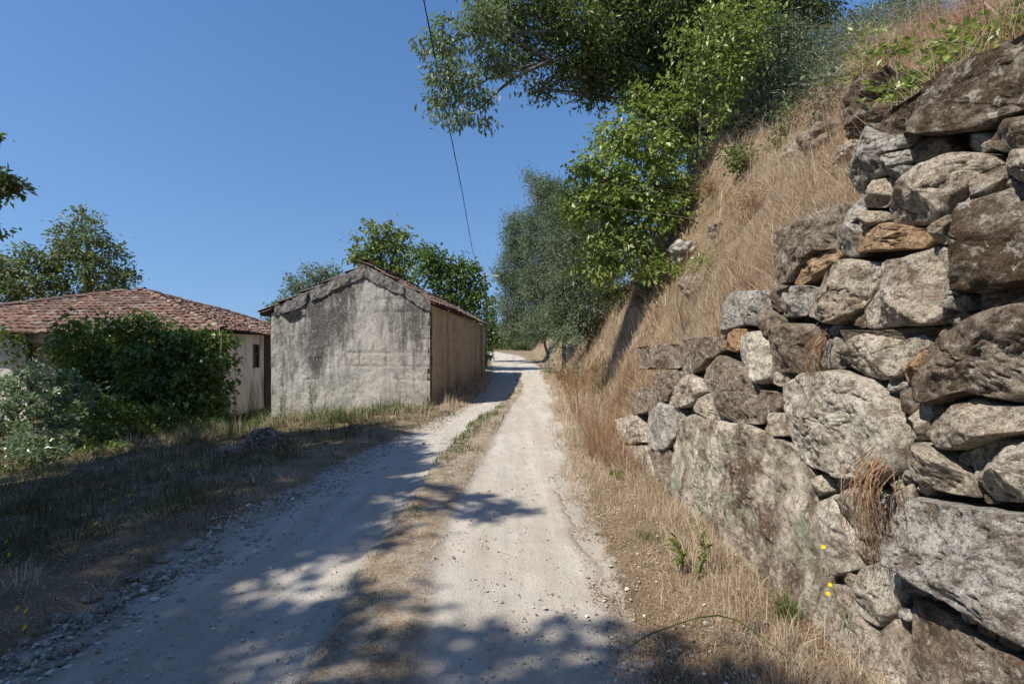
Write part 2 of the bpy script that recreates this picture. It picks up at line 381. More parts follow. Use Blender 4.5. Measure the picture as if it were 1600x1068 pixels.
# ---------------------------------------------------------------- stone retaining wall
WX0, WB = 1.66, 0.07
def wallpt(u, v):
    a = (u-800)/FPX; b = (HOR-v)/FPX
    t = (WX0+WB*CAMH)/(a-WB*b); return t, CAMH+b*t          # (Y, Z) on the battered face
wall = thing('stone_wall', 'stepped dry stone retaining wall of big granite boulders along the right of the lane', 'stone wall', (1.8, 4.0, 0))
STONES = [
 ('granite_orange', .10, [(1344,364),(1387,347),(1455,360),(1458,375),(1443,388),(1340,394)]),
 ('granite', .16, [(1290,424),(1324,405),(1376,409),(1380,424),(1365,454),(1350,480),(1309,510),(1264,493),(1275,465)]),
 ('granite', .17, [(1383,409),(1425,397),(1470,384),(1481,390),(1477,435),(1488,483),(1466,506),(1357,513),(1350,487),(1376,450)]),
 ('granite_moss', .24, [(1500,337),(1555,307),(1600,289),(1650,280),(1660,360),(1650,430),(1600,445),(1537,457),(1492,450),(1477,397),(1481,364)]),
 ('granite_grey', .10, [(1470,453),(1488,440),(1515,461),(1522,480),(1500,487),(1477,472)]),
 ('granite', .13, [(1316,547),(1357,521),(1410,532),(1443,522),(1455,538),(1428,560),(1410,587),(1380,592),(1350,588),(1324,566)]),
 ('wall_core', .03, [(1310,515),(1360,516),(1465,510),(1455,522),(1410,530),(1357,522),(1320,535)]),  # thin recessed piece, its dark colour stands in for crevice shade
 ('granite_orange', .13, [(1425,560),(1443,545),(1457,547),(1459,577),(1447,597),(1421,602),(1412,583)]),
 ('granite_brown', .20, [(1460,545),(1485,517),(1537,498),(1600,476),(1655,466),(1660,560),(1650,626),(1600,628),(1560,628),(1522,616),(1462,632),(1449,616),(1446,600),(1460,570)]),
 ('granite', .15, [(1460,662),(1495,632),(1530,620),(1560,633),(1600,634),(1650,632),(1655,668),(1600,680),(1537,693),(1510,702),(1470,702),(1455,682)]),
 ('granite_pale', .16, [(1222,600),(1256,581),(1331,581),(1365,592),(1398,622),(1412,660),(1420,700),(1412,735),(1380,755),(1330,750),(1270,735),(1245,710),(1228,670)]),
 ('granite_brown', .15, [(1209,517),(1222,502),(1286,510),(1292,528),(1278,562),(1271,587),(1215,580),(1204,555)]),
 ('granite_grey', .12, [(1220,454),(1252,444),(1281,450),(1271,476),(1260,493),(1230,497),(1217,476)]),
 ('granite_orange', .09, [(1241,444),(1256,416),(1286,394),(1309,386),(1316,399),(1275,431),(1252,446)]),
 ('granite_brown', .07, [(1209,364),(1275,334),(1322,313),(1326,385),(1286,392),(1256,413),(1238,440),(1209,452)]),
 ('granite_grey', .12, [(1314,392),(1330,330),(1350,300),(1362,312),(1352,332),(1338,345),(1345,362),(1335,402),(1318,402)]),
 ('granite', .11, [(1339,345),(1346,326),(1383,330),(1389,343),(1350,358)]),
 ('granite_moss', .18, [(1355,193),(1418,157),(1513,98),(1600,55),(1660,30),(1665,165),(1600,172),(1568,182),(1536,205),(1473,212),(1434,207),(1400,216)]),
 ('granite_grey', .13, [(1352,195),(1400,216),(1434,206),(1425,230),(1396,240),(1390,272),(1362,285),(1352,305),(1340,302),(1342,230)]),
 ('granite_grey', .17, [(1395,238),(1430,232),(1442,258),(1426,285),(1388,275)]),
 ('granite', .13, [(1361,287),(1392,277),(1402,300),(1385,326),(1352,324)]),
 ('granite', .15, [(1394,326),(1414,307),(1444,263),(1490,235),(1553,243),(1567,256),(1534,267),(1499,315),(1487,338),(1457,350),(1402,354),(1390,342)]),
 ('granite_brown', .10, [(1500,316),(1522,277),(1563,258),(1572,275),(1548,305),(1505,324)]),  # shaded right part of the stone before it, shade given as darker colour
 ('granite', .15, [(1463,354),(1489,334),(1500,335),(1483,362),(1478,384),(1460,378)]),
 ('granite_brown', .10, [(1540,228),(1568,192),(1600,180),(1660,172),(1662,222),(1572,240)]),
 ('granite', .13, [(1573,248),(1600,232),(1660,226),(1662,278),(1600,286),(1573,270)]),
 ('granite_grey', .10, [(1127,466),(1151,455),(1161,482),(1165,506),(1133,525),(1127,510)]),
 ('granite_grey', .11, [(1153,455),(1204,452),(1207,474),(1188,510),(1168,506),(1160,478)]),
 ('granite_brown', .10, [(1190,488),(1206,478),(1222,500),(1214,523),(1198,525)]),
 ('granite_brown', .09, [(1205,442),(1238,444),(1222,455),(1217,490),(1208,474)]),
 ('granite_orange', .11, [(1131,529),(1143,512),(1163,514),(1162,537),(1151,551),(1131,545)]),
 ('granite_brown', .08, [(1067,529),(1123,523),(1131,547),(1112,565),(1096,577),(1072,592),(1066,577)]),
 ('granite_pale', .13, [(1158,525),(1186,517),(1206,541),(1208,557),(1202,592),(1190,600),(1159,565),(1156,545)]),
 ('granite_brown', .18, [(1104,577),(1127,553),(1155,563),(1171,584),(1188,608),(1214,616),(1220,636),(1194,661),(1151,659),(1131,640),(1118,612),(1100,592)]),
 ('granite', .12, [(1045,632),(1057,604),(1084,584),(1100,596),(1104,612),(1088,628),(1064,638)]),
 ('granite_brown', .07, [(1025,581),(1064,579),(1068,592),(1045,616),(1041,628),(1023,622)]),
 ('granite', .10, [(1092,624),(1112,614),(1128,640),(1133,657),(1112,657),(1090,640)]),
 ('granite_grey', .12, [(1013,642),(1033,628),(1061,638),(1068,655),(1049,697),(1029,708),(1015,693)]),
 ('granite', .10, [(1194,671),(1210,643),(1226,647),(1230,681),(1208,683)]),
 ('lichen_slab', .06, [(1060,662),(1075,652),(1110,650),(1160,664),(1215,684),(1250,705),(1268,745),(1283,830),(1284,905),(1264,968),(1190,915),(1105,852),(1050,797),(1052,720)]),
 ('granite', .12, [(1269,755),(1287,740),(1305,765),(1276,776)]),
 ('granite_pale', .09, [(1280,780),(1309,772),(1333,840),(1340,890),(1300,902),(1287,850)]),
 ('granite_pale', .12, [(1316,774),(1345,760),(1382,764),(1391,789),(1384,845),(1340,842)]),
 ('granite', .14, [(1423,722),(1441,690),(1476,704),(1505,734),(1522,749),(1529,778),(1469,769),(1434,751)]),
 ('granite_pale', .15, [(1512,706),(1563,686),(1600,683),(1655,672),(1660,785),(1556,782),(1527,751)]),
 ('granite_grey', .24, [(1430,773),(1490,780),(1563,793),(1600,796),(1700,800),(1720,950),(1700,1050),(1600,1003),(1563,973),(1512,936),(1454,898),(1418,880),(1410,825),(1424,792)]),
 ('granite_brown', .05, [(1425,925),(1472,945),(1527,989),(1600,1032),(1700,1090),(1720,1300),(1440,1300),(1418,1068)]),
 ('granite_pale', .09, [(1343,892),(1382,874),(1412,900),(1402,960),(1374,982),(1347,962),(1325,930)]),
 ('granite', .08, [(1290,907),(1325,915),(1347,968),(1374,986),(1402,964),(1416,1068),(1430,1240),(1350,1200),(1268,965)]),
 ('granite', .06, [(1386,775),(1426,755),(1424,790),(1408,826),(1414,870),(1386,870),(1388,810)]),
 ('granite_brown', .06, [(995,543),(1030,536),(1062,538),(1063,574),(1000,578)]),
 ('granite_brown', .08, [(985,612),(1020,602),(1018,640),(990,650)]),
 ('granite', .10, [(962,655),(998,646),(1011,690),(972,692)]),
 ('granite', .08, [(970,697),(1012,695),(1024,745),(992,742)]),
 ('granite_brown', .07, [(1014,702),(1046,700),(1052,795),(1030,772)]),
 ('granite', .08, [(1424,655),(1445,622),(1458,640),(1452,680),(1440,690),(1422,682)]),
 ('granite_brown', .08, [(1404,612),(1420,604),(1441,604),(1443,620),(1424,650),(1410,640)]),
 ('granite_grey', .08, [(1290,536),(1306,522),(1316,545),(1322,575),(1296,578),(1282,570)]),
]
def insetpoly(P, n):
    P = np.array(P, float); d = np.linalg.norm(np.roll(P, -1, 0)-P, axis=1); c = np.concatenate([[0], np.cumsum(d)])
    t = np.linspace(0, c[-1], n, endpoint=False); Q = np.vstack([P, P[:1]])
    return np.stack([np.interp(t, c, Q[:, 0]), np.interp(t, c, Q[:, 1])], -1)
def stone_mesh(P2, bulge, seed, depth=0.30, face=None, rough=1.0, square=0.0):
    """P2: outline in the wall's own (Y,Z) metres"""
    r = np.random.default_rng(seed)
    per = np.linalg.norm(np.roll(P2, -1, 0)-P2, axis=1).sum()
    n = int(np.clip(per/0.014, 40, 260)); Q = insetpoly(P2, n)
    for _ in range(max(1, n//70)): Q = (np.roll(Q, 1, 0)+2*Q+np.roll(Q, -1, 0))/4
    c = Q.mean(0); rad = np.linalg.norm(Q-c, axis=1)
    size = rad.mean()
    Q = Q+(Q-c)/rad[:, None]*(size*0.05*fbm(Q[:, 0]*4/size*0.3, Q[:, 1]*4/size*0.3, seed, seed, 4))[:, None]
    m = int(np.clip(size/0.012, 12, 64)); ts = np.linspace(1, 0.0, m)**0.8
    Y = c[0]+(Q[:, 0]-c[0])[None]*ts[:, None]; Z = c[1]+(Q[:, 1]-c[1])[None]*ts[:, None]
    T = np.broadcast_to(ts[:, None], Y.shape)
    rim = min(0.42, 0.038/size+0.05)
    e = np.clip((1-T)/rim, 0, 1); prof = np.sqrt(1-(1-e)**2)
    H = bulge*prof
    for k in range(5):                                     # planes that chop flat facets off the bulge
        a = r.uniform(0, 2*np.pi); w = r.uniform(0.45, 1.1); off = r.uniform(0.5, 0.95)
        pl = bulge*(off+1e-3)*1.25-((Y-c[0])*np.cos(a)+(Z-c[1])*np.sin(a))/size*w*bulge*1.1
        H = np.minimum(H, np.maximum(pl, 0.0))
    H = H+prof*rough*(0.034*fbm(Y*3.0, Z*3.4, seed*1.7, 50, 3)*min(1, size*2.2)+0.011*fbm(Y*15, Z*16, seed, 54, 4, 0.7))
    ridge = np.abs(fbm(Y*5+seed, Z*7, seed*0.3, 60, 4)); H = H-prof*0.022*np.exp(-(ridge/0.035)**2)*rough*(vnoise(Y*2, Z*2, seed) > 0.0)
    X = WX0+WB*Z-H
    V = np.stack([X, Y, Z], -1)
    back = []
    for dd, sc in ((depth*0.4, 0.98), (depth, 0.9)):
        b = np.stack([WX0+WB*Q[:, 1]+dd, c[0]+(Q[:, 0]-c[0])*sc, c[1]+(Q[:, 1]-c[1])*sc], -1); back.append(b[None])
    V = np.concatenate(back[::-1]+[V], 0)
    return V.reshape(-1, 3), grid_faces(V.shape[0], n, 0, True)[:, ::-1]
for i, (mt, bl, poly) in enumerate(STONES):
    P2 = np.array([wallpt(u, v) for u, v in poly])
    V, F = stone_mesh(P2, bl*0.72, i+3)
    mk('stone', V, F, M[mt], wall, smooth=True)
# wedge stones driven into the joints left between the big ones
WREG = [(1005,650),(1025,585),(1066,580),(1067,530),(1127,525),(1127,460),(1209,450),(1209,364),(1340,300),(1355,193),(1600,60),(1600,1068),(1380,1068),(1050,790)]
def pin(px, py, P):
    c = np.zeros(px.shape, bool); n = len(P)
    for i in range(n):
        (ax, ay), (bx, by) = P[i], P[(i+1) % n]
        if ay == by: continue
        c ^= ((ay > py) != (by > py)) & (px < (bx-ax)*(py-ay)/(by-ay)+ax)
    return c
def segd(px, py, P):
    d = np.full(px.shape, 1e9); n = len(P)
    for i in range(n):
        a = np.array(P[i], float); b = np.array(P[(i+1) % n], float); ab = b-a
        t = np.clip(((px-a[0])*ab[0]+(py-a[1])*ab[1])/(ab@ab), 0, 1); d = np.minimum(d, np.hypot(px-a[0]-t*ab[0], py-a[1]-t*ab[1]))
    return d
gu, gv = np.meshgrid(np.arange(1010, 1600, 3.0), np.arange(70, 1060, 3.0), indexing='ij')
ok = pin(gu, gv, WREG); dd = segd(gu, gv, WREG)+3
for _m, _b, P_ in STONES: ok &= ~pin(gu, gv, P_); dd = np.minimum(dd, segd(gu, gv, P_))
dd = np.where(ok, dd, 0); rw = np.random.default_rng(123)
for k in range(28):
    i_, j_ = np.unravel_index(np.argmax(dd), dd.shape); R_w = dd[i_, j_]
    if R_w < 3.2: break
    cu, cv = gu[i_, j_], gv[i_, j_]; a0 = rw.uniform(0, 6); ang = a0+np.linspace(0, 2*np.pi, 7)[:-1]; rad = R_w*rw.uniform(0.95, 1.45, 6)
    P2 = np.array([wallpt(cu+np.cos(a)*q*1.15, cv+np.sin(a)*q) for a, q in zip(ang, rad)]); P2[:, 0] = P2[:, 0]
    V, F = stone_mesh(P2, 0.035, 500+k); V[:, 0] += 0.025
    mk('stone', V, F, M[['granite', 'granite_brown', 'granite_grey'][int(rw.integers(3))]], wall, smooth=True)
    dd = np.where(np.hypot(gu-cu, gv-cv) < R_w*2.0, 0, dd)
# courses that run on behind the viewer
r_ = np.random.default_rng(99)
def rect_poly(y0, y1, z0, z1, j=0.05):
    P = [(y0, z0), ((y0+y1)/2, z0), (y1, z0), (y1, (z0+z1)/2), (y1, z1), ((y0+y1)/2, z1), (y0, z1), (y0, (z0+z1)/2)]
    return np.array(P)+r_.uniform(-j, j, (8, 2))
for zz0, zz1 in ((0.0, 0.85), (0.87, 1.5), (1.52, 2.1), (2.12, 2.8)):
    y = 1.55 if zz0 > 0 else 1.35
    while y > -2.2:
        w = r_.uniform(0.6, 1.15)
        V, F = stone_mesh(rect_poly(y-w, y, zz0, zz1, 0.04), 0.13, int(r_.integers(1000)))
        mk('stone', V, F, M[['granite', 'granite_grey', 'granite_brown'][int(r_.integers(3))]], wall, smooth=True); y -= w+0.02
# earth and rubble packed between and behind the stones
cy = np.arange(-2.3, 8.9, 0.03); ct = np.linspace(0, 1, 110)
CY, CT = np.meshgrid(cy, ct, indexing='ij')
tp = np.interp(CY, [-3, 2.70, 2.80, 3.62, 3.70, 4.6, 4.68, 5.68, 5.75, 6.6, 6.7, 7.5, 8.9], [2.70, 2.70, 2.36, 2.36, 2.0, 2.0, 1.58, 1.58, 1.2, 1.15, 0.85, 0.6, 0.15])
CZ = -0.2+(tp+0.2)*CT
CX = WX0+WB*CZ+0.12+0.04*fbm(CY*5, CZ*5, 0, 71, 5, 0.65)
back = np.stack([np.full(len(cy), 2.25), cy, tp[:, -1]], -1)
V = np.concatenate([np.stack([CX, CY, CZ], -1), back[:, None]], 1)
mk('rubble_fill', V, grid_faces(V.shape[0], V.shape[1]), M['wall_core'], wall, smooth=True)

# ---------------------------------------------------------------- foliage and grass
def unit(v): return v/(np.linalg.norm(v, axis=-1, keepdims=True)+1e-9)
def leaf_geo(C, size, aspect=0.45, droop=0.4, out=None, r=rng, flat=0.0):
    n = len(C); D = r.standard_normal((n, 3))
    if out is not None: D = D+out
    D[:, 2] -= droop*1.5; D = unit(D)
    Nn = r.standard_normal((n, 3)); Nn[:, 2] += 1.2+flat; Nn = Nn-(Nn*D).sum(1, keepdims=True)*D; Nn = unit(Nn)
    Sd = np.cross(D, Nn); L = (size*r.uniform(0.45, 1.45, n))[:, None]; W = L*aspect*0.5
    b = C; mid = C+D*L*0.45+Nn*L*0.06; tip = C+D*L-Nn*L*0.10
    V = np.stack([b, mid+Sd*W, tip, mid-Sd*W], 1).reshape(-1, 3)
    return V, np.arange(4*n).reshape(-1, 4)
def blobs_leaves(blobs, dens, size, clump=0.28, per=34, aspect=0.45, droop=0.4, r=rng, shell=0.55, flat=0.0, limbto=None):
    """blobs: (centre, (rx,ry,rz)); returns leaf verts, faces, clump centres"""
    Cs = []; O = []; CC = []
    for c, rad in blobs:
        c = np.array(c, float); rad = np.array(rad, float)
        nc = max(4, int(2.3*dens*np.pi*(rad[0]*rad[1]*rad[2])**(2/3.)/(per*0.25*aspect*size**2)))
        d = unit(r.standard_normal((nc, 3))); q = r.uniform(shell, 1.0, nc)**0.7
        cc = c+d*q[:, None]*rad*(1+0.22*r.standard_normal((nc, 1))); CC.append(cc)
        for k in range(nc):
            m = int(per*r.uniform(0.5, 1.4)); cr = clump*r.uniform(0.6, 1.3)
            p = cc[k]+r.standard_normal((m, 3))*cr*np.array([0.62, 0.62, 0.42])
            Cs.append(p); O.append((p-cc[k])/cr*0.6+d[k]*0.5)
    C = np.concatenate(Cs); O = np.concatenate(O)
    V, F = leaf_geo(C, size, aspect, droop, O, r, flat)
    return V, F, np.concatenate(CC)
def tree(name, label, cat, base, path, r0, blobs, leaf, bark, dens=1.0, size=0.09, clump=0.28, per=34, aspect=0.45, droop=0.4,
         shell=0.55, group=None, limbs=True, seed=1, flat=0.0, twigs=1, crown_name='crown'):
    r = np.random.default_rng(seed)
    t = thing(name, label, cat, base, group)
    mb = MB(); P = spline(path, 14); n = len(P)
    P[1:-1] += r.standard_normal((n-2, 3))*r0*0.25
    R = np.linspace(r0, r0*0.35, n); R[0] *= 1.25; mb.tube(P, R, 9, 0.04)
    V, F, CC = blobs_leaves(blobs, dens, size, clump, per, aspect, droop, r, shell, flat)
    if limbs:
        for c, rad in blobs:
            c = np.array(c, float); k = int(np.clip(np.argmin(np.linalg.norm(P-c, axis=1))-1, 2, n-1)) if False else None
            dist = np.linalg.norm(P-c, axis=1)+np.maximum(P[:, 2]-c[2], 0)*1.5; k = max(3, int(np.argmin(dist)))-1
            s = P[k]; m1 = s*0.55+c*0.45+np.array([0, 0, 0.10*np.linalg.norm(c-s)])+r.standard_normal(3)*0.12
            Q = spline([s, m1, c], 8); ln = np.linalg.norm(c-s); rr = min(R[k]*0.45, 0.011*ln+0.008)
            mb.tube(Q, np.linspace(rr, rr*0.35, 8), 6, 0.03)
            near = CC[np.linalg.norm((CC-c)/np.array(rad), axis=1) < 1.4]
            for q in near[::max(1, len(near)//9)]:
                b = Q[int(r.integers(4, 8))]; mm = (b+q)/2+r.standard_normal(3)*0.05
                mb.tube(spline([b, mm, q], 4), np.linspace(max(rr*0.3, 0.006), 0.003, 4), 4)
    mb.build('trunk', bark, t, smooth=True)
    mk(crown_name, V, F, leaf, t)
    return t
LM = {
 'oak': leaf_mat('oak_leaf', [(0.0, (0.055, 0.075, 0.022)), (0.5, (0.10, 0.13, 0.038)), (1.0, (0.18, 0.215, 0.075))], 0.42, 0.30),
 'silver': leaf_mat('pale_leaf', [(0.0, (0.10, 0.13, 0.055)), (0.5, (0.16, 0.20, 0.09)), (1.0, (0.24, 0.28, 0.15))], 0.4, 0.38),
 'bright': leaf_mat('bright_leaf', [(0.0, (0.10, 0.145, 0.025)), (0.5, (0.19, 0.26, 0.05)), (1.0, (0.33, 0.39, 0.11))], 0.38, 0.38, spec=0.5),
 'acacia': leaf_mat('acacia_leaf', [(0.0, (0.09, 0.12, 0.065)), (0.5, (0.155, 0.20, 0.115)), (1.0, (0.27, 0.32, 0.20))], 0.6, 0.3, (0.14, 0.22, 0.10)),
 'mid': leaf_mat('mid_leaf', [(0.0, (0.09, 0.12, 0.025)), (0.5, (0.15, 0.19, 0.04)), (1.0, (0.24, 0.27, 0.08))], 0.45, 0.35),
 'olive': leaf_mat('dull_leaf', [(0.0, (0.07, 0.09, 0.03)), (0.5, (0.12, 0.145, 0.045)), (1.0, (0.21, 0.215, 0.085))], 0.5, 0.3),
 'ivy': leaf_mat('ivy_leaf', [(0.0, (0.035, 0.062, 0.016)), (0.5, (0.07, 0.115, 0.025)), (1.0, (0.15, 0.22, 0.045))], 0.35, 0.28),
 'silver_shrub': leaf_mat('grey_shrub_leaf', [(0.0, (0.06, 0.10, 0.04)), (0.5, (0.14, 0.20, 0.09)), (1.0, (0.34, 0.41, 0.25))], 0.35, 0.3, (0.2, 0.3, 0.12), 0.5),
}
def PB(u, v, Y, ru, rv=None, rd=None):
    "blob from picture position, depth and picture radii"
    rv = rv or ru; a = ru/FPX*Y; b = rv/FPX*Y; return (PX(u, v, Y), (a, rd or (a+b)/2, b))

# --- trees on the bank, right
def bankhit(u, v):
    "where the sight line through (u,v) meets the ground"
    t = np.linspace(2, 60, 4000); P = PX(u, v, 1.0)-[0, 0, CAMH]; X, Y, Z = P[0]*t, t, CAMH+P[2]*t
    k = int(np.argmax(Z < gz(X, Y))); return np.array([X[k], Y[k], float(gz(X[k], Y[k]))])
b0 = np.array([5.15, 14.5, gz(5.15, 14.5)])
oak_blobs = [PB(850,40,12.5,50,35), PB(905,60,12.5,55,38), PB(960,50,13,55,45), PB(1015,30,13,60,45), PB(1000,95,13.5,48,30), PB(930,110,13,40,26),
             PB(880,112,12.5,26,16), PB(1050,70,14,45,50), PB(820,90,12.5,32,26), PB(845,138,12.5,24,14), PB(1100,20,14,50,40), PB(1160,20,14,55,40), PB(1230,10,14,45,30),
             PB(900,-40,13,90,50), PB(1010,-60,13,90,60), PB(1120,-50,13.5,90,55), PB(800,-10,12,60,28), PB(1240,-50,14,60,50), PB(1150,70,15,40,40), PB(1040,140,15,40,30), PB(1270,25,14.5,40,22), PB(930,150,13.5,26,12),PB(790,40,12,26,22), PB(1110,90,14.8,40,40), PB(1080,150,15,34,34), PB(1180,70,14.8,44,38), PB(1230,60,14.5,36,30), PB(1140,150,15,40,36), PB(1190,140,14.8,40,36), PB(1100,210,15,34,32), PB(1150,220,14.8,34,28), PB(1060,200,15,28,34), PB(970,120,13.2,34,22), PB(1010,135,13.4,34,22)]
tree('oak_tree', 'big dark leaning tree on the bank whose boughs overhang the lane', 'tree', b0,
     [b0+[0, 0, -0.4], b0+[0.05, 0, 1.8], PX(1083, 120, 14.5), PX(1080, 0, 14.3), PX(1060, -80, 14)], 0.20, oak_blobs, LM['oak'], M['bark'],
     dens=1.25, size=0.12, clump=0.3, per=36, aspect=0.42, droop=0.5, seed=11)
# pale outer sprays on the same tree, a part of their own look
oak = bpy.data.objects['oak_tree']
pb = [PB(700,60,10.5,28,26), PB(735,40,10.5,30,28), PB(760,85,10.8,26,26), PB(690,110,10.4,24,24), PB(720,130,10.4,28,26), PB(690,160,10.4,22,22), PB(720,185,10.4,24,18),
      PB(750,150,10.6,22,20), PB(775,30,10.8,28,28), PB(790,100,11,22,20), PB(665,75,10.3,12,14), PB(680,130,10.3,12,14), PB(755,190,10.5,10,12), PB(755,10,10.8,24,16)]
r = np.random.default_rng(5)
V, F, CC = blobs_leaves(pb, 0.75, 0.13, 0.22, 22, 0.34, 1.1, r, 0.2)
sp = mk('pale_spray', V, F, LM['silver'], oak); sp['label'] = 'pale sunlit outer leaf sprays hanging left of the dark crown'
mb = MB()
for ends in ([(1078,20,14.2),(960,75,12.6),(860,95,12),(770,120,11),(705,165,10.4)], [(1078,10,14.2),(950,40,12.6),(850,50,12),(760,50,11),(695,70,10.4)],
             [(860,95,12),(800,60,11.5),(745,40,10.7)], [(860,95,12),(800,125,11.3),(750,170,10.5)]):
    Q = spline([PX(*e) for e in ends], 14); mb.tube(Q, np.linspace(0.06, 0.012, 14), 6, 0.05); BQ = Q if 'BQ' not in globals() else np.vstack([BQ, Q])
for q in CC[::9]:
    k = BQ[int(np.argmin(np.linalg.norm(BQ-q-[0.35, 0.1, 0.1], axis=1)))]; mb.tube(spline([k, (k+q)/2+r.standard_normal(3)*0.05, q], 4), np.linspace(0.010, 0.004, 4), 4)
mb.build('bough', M['bark'], oak, smooth=True)

b1 = np.array([3.9, 13.2, gz(3.9, 13.2)])
fig_blobs = [PB(1000,170,12.2,34,26), PB(960,215,12,30,26), PB(1010,230,12,48,34), PB(950,270,11.8,42,30), PB(1020,290,12,46,32), PB(935,320,11.6,40,24), PB(990,345,11.8,48,30),
             PB(965,385,11.7,46,24), PB(1010,395,12,32,20), PB(1045,330,12,28,28), PB(905,345,11.5,20,15), PB(925,260,11.7,22,14), PB(950,418,11.8,26,14), PB(1050,235,12.3,26,34), PB(1030,180,12.4,30,28),
             PB(985,140,12.2,14,10), PB(900,258,11.5,10,8), PB(905,300,11.6,22,18), PB(925,380,11.5,26,18), PB(940,440,11.6,18,10), PB(915,415,11.6,18,12), PB(970,310,11.6,40,30), PB(890,325,11.5,10,10), PB(1010,420,11.5,26,14), PB(1060,290,12,20,20)]
tree('fig_tree', 'leafy bright green tree leaning out of the bank below the dark oak', 'tree', b1,
     [b1+[0, 0, -0.4], b1+[-0.2, -0.2, 1.0], PX(1030, 330, 12.4), PX(1010, 230, 12.1), PX(1000, 170, 12.1)], 0.09, fig_blobs, LM['bright'], M['bark'],
     dens=1.15, size=0.13, clump=0.22, per=26, aspect=0.5, droop=0.6, seed=12)
b2 = np.array([4.78, 13.1, gz(4.78, 13.1)])
elm_blobs = [PB(1120,30,11.8,34,28), PB(1150,60,11.8,36,28), PB(1110,85,11.8,34,28), PB(1075,115,11.8,28,24), PB(1130,120,11.8,34,28), PB(1085,155,11.8,26,22), PB(1120,175,11.8,24,22), PB(1165,100,11.8,26,24),
             PB(1060,70,11.8,20,18), PB(1160,10,11.8,34,22), PB(1060,180,11.8,18,14), PB(1190,30,11.8,26,22), PB(1100,215,11.8,14,12)]
tree('young_elm', 'slim pale-stemmed young tree with light green leaves beside the dark oak trunk', 'tree', b2,
     [b2+[0, 0, -0.3], PX(1092, 250, 13.0), PX(1096, 150, 13.0), PX(1098, 60, 13.0), PX(1110, -10, 13.0)], 0.035, elm_blobs, LM['bright'], M['bark_pale'],
     dens=0.6, size=0.12, clump=0.26, per=20, aspect=0.5, droop=0.7, seed=13)
# feathery acacias
def acacia(name, label, base, top, blobs, seed, dens=1.0, size=0.15, clump=0.4, per=44):
    path = [base+[0, 0, -0.4], base*0.55+top*0.45+[0.15, 0, 0], top]
    return tree(name, label, 'tree', base, path, 0.12, blobs, LM['acacia'], M['bark'], dens=dens*1.55, size=size, clump=clump, per=per, aspect=0.22, droop=0.2,
                seed=seed, group='feathery blue-green trees beside the lane')
def gb(x, y): return np.array([x, y, float(gz(x, y))])
acacia('acacia_tree', 'tall feathery blue-green tree right of the lane, nearest of the row against the bank', gb(4.6, 22), PX(905, 300, 23),
       [PB(900,320,23,30,30), PB(930,350,22,34,36), PB(890,380,23,38,36), PB(930,420,22,36,40), PB(895,440,22.5,38,36), PB(925,480,22,30,36), PB(880,490,23,34,34), PB(880,330,24,24,34), PB(905,518,22.5,26,14),
        PB(850,295,24,14,14), PB(868,305,24,18,20)], 21, 1.0, 0.16)
acacia('acacia_tree', 'second feathery blue-green tree, with its airy top left of the nearest one', gb(2.9, 28), PX(860, 300, 28),
       [PB(850,310,28,16,26), PB(868,340,28,24,30), PB(846,370,28,26,30), PB(866,410,28,28,34), PB(842,440,28,30,32), PB(862,480,28,30,32), PB(845,512,28,30,22), PB(832,345,28,10,20), PB(830,275,28,7,9)], 22, 0.95, 0.17)
acacia('acacia_tree', 'far feathery tree where the lane bends, lowest of the row', gb(2.9, 40), PX(812, 365, 40),
       [PB(805,350,40,14,20), PB(815,385,40,20,26), PB(800,420,40,22,28), PB(822,440,40,22,30), PB(803,470,40,22,28), PB(820,500,40,24,22), PB(800,510,40,18,20), PB(788,435,40,7,12), PB(830,525,40,14,10), PB(797,375,40,9,14)], 23, 0.9, 0.22, 0.5, 40)
acacia('acacia_tree', 'feathery tree on top of the bank behind the dry grass, right of the dark trunk', gb(6.4, 12.5), PX(1215, 120, 12.5),
       [PB(1190,180,12.5,40,36), PB(1230,140,12.5,40,36), PB(1180,120,13,34,34), PB(1240,90,13,36,34), PB(1145,190,13.5,30,36), PB(1150,240,13.5,28,24), PB(1210,60,13,32,30), PB(1150,130,14,30,34), PB(1195,215,12.8,26,20), PB(1270,110,12.8,24,24), PB(1110,230,14.5,24,26), PB(1140,160,13.5,30,34), PB(1120,250,13,26,24), PB(1175,255,12.6,24,16), PB(1215,190,12.2,28,22), PB(1255,150,12.2,26,20), PB(1095,280,13.5,22,16), PB(1160,90,14.5,34,34), PB(1225,30,14,30,24)], 24, 0.9, 0.13, 0.3, 40)
acacia('acacia_tree', 'airy pale feathery tree at the top of the bank, highest right', gb(9.3, 13.0), PX(1375, 30, 12.5),
       [PB(1330,80,12.3,34,24), PB(1375,60,12.3,38,28), PB(1420,40,12.3,30,24), PB(1340,45,12.8,34,22), PB(1390,20,12.8,36,22), PB(1300,110,12.5,28,22), PB(1350,105,12.3,28,16), PB(1290,75,13,22,22), PB(1440,10,12.8,28,16), PB(1260,150,12.8,20,18), PB(1310,140,12,24,14), PB(1400,80,12,28,16), PB(1370,110,12,24,14)], 25, 0.55, 0.12, 0.3, 34)

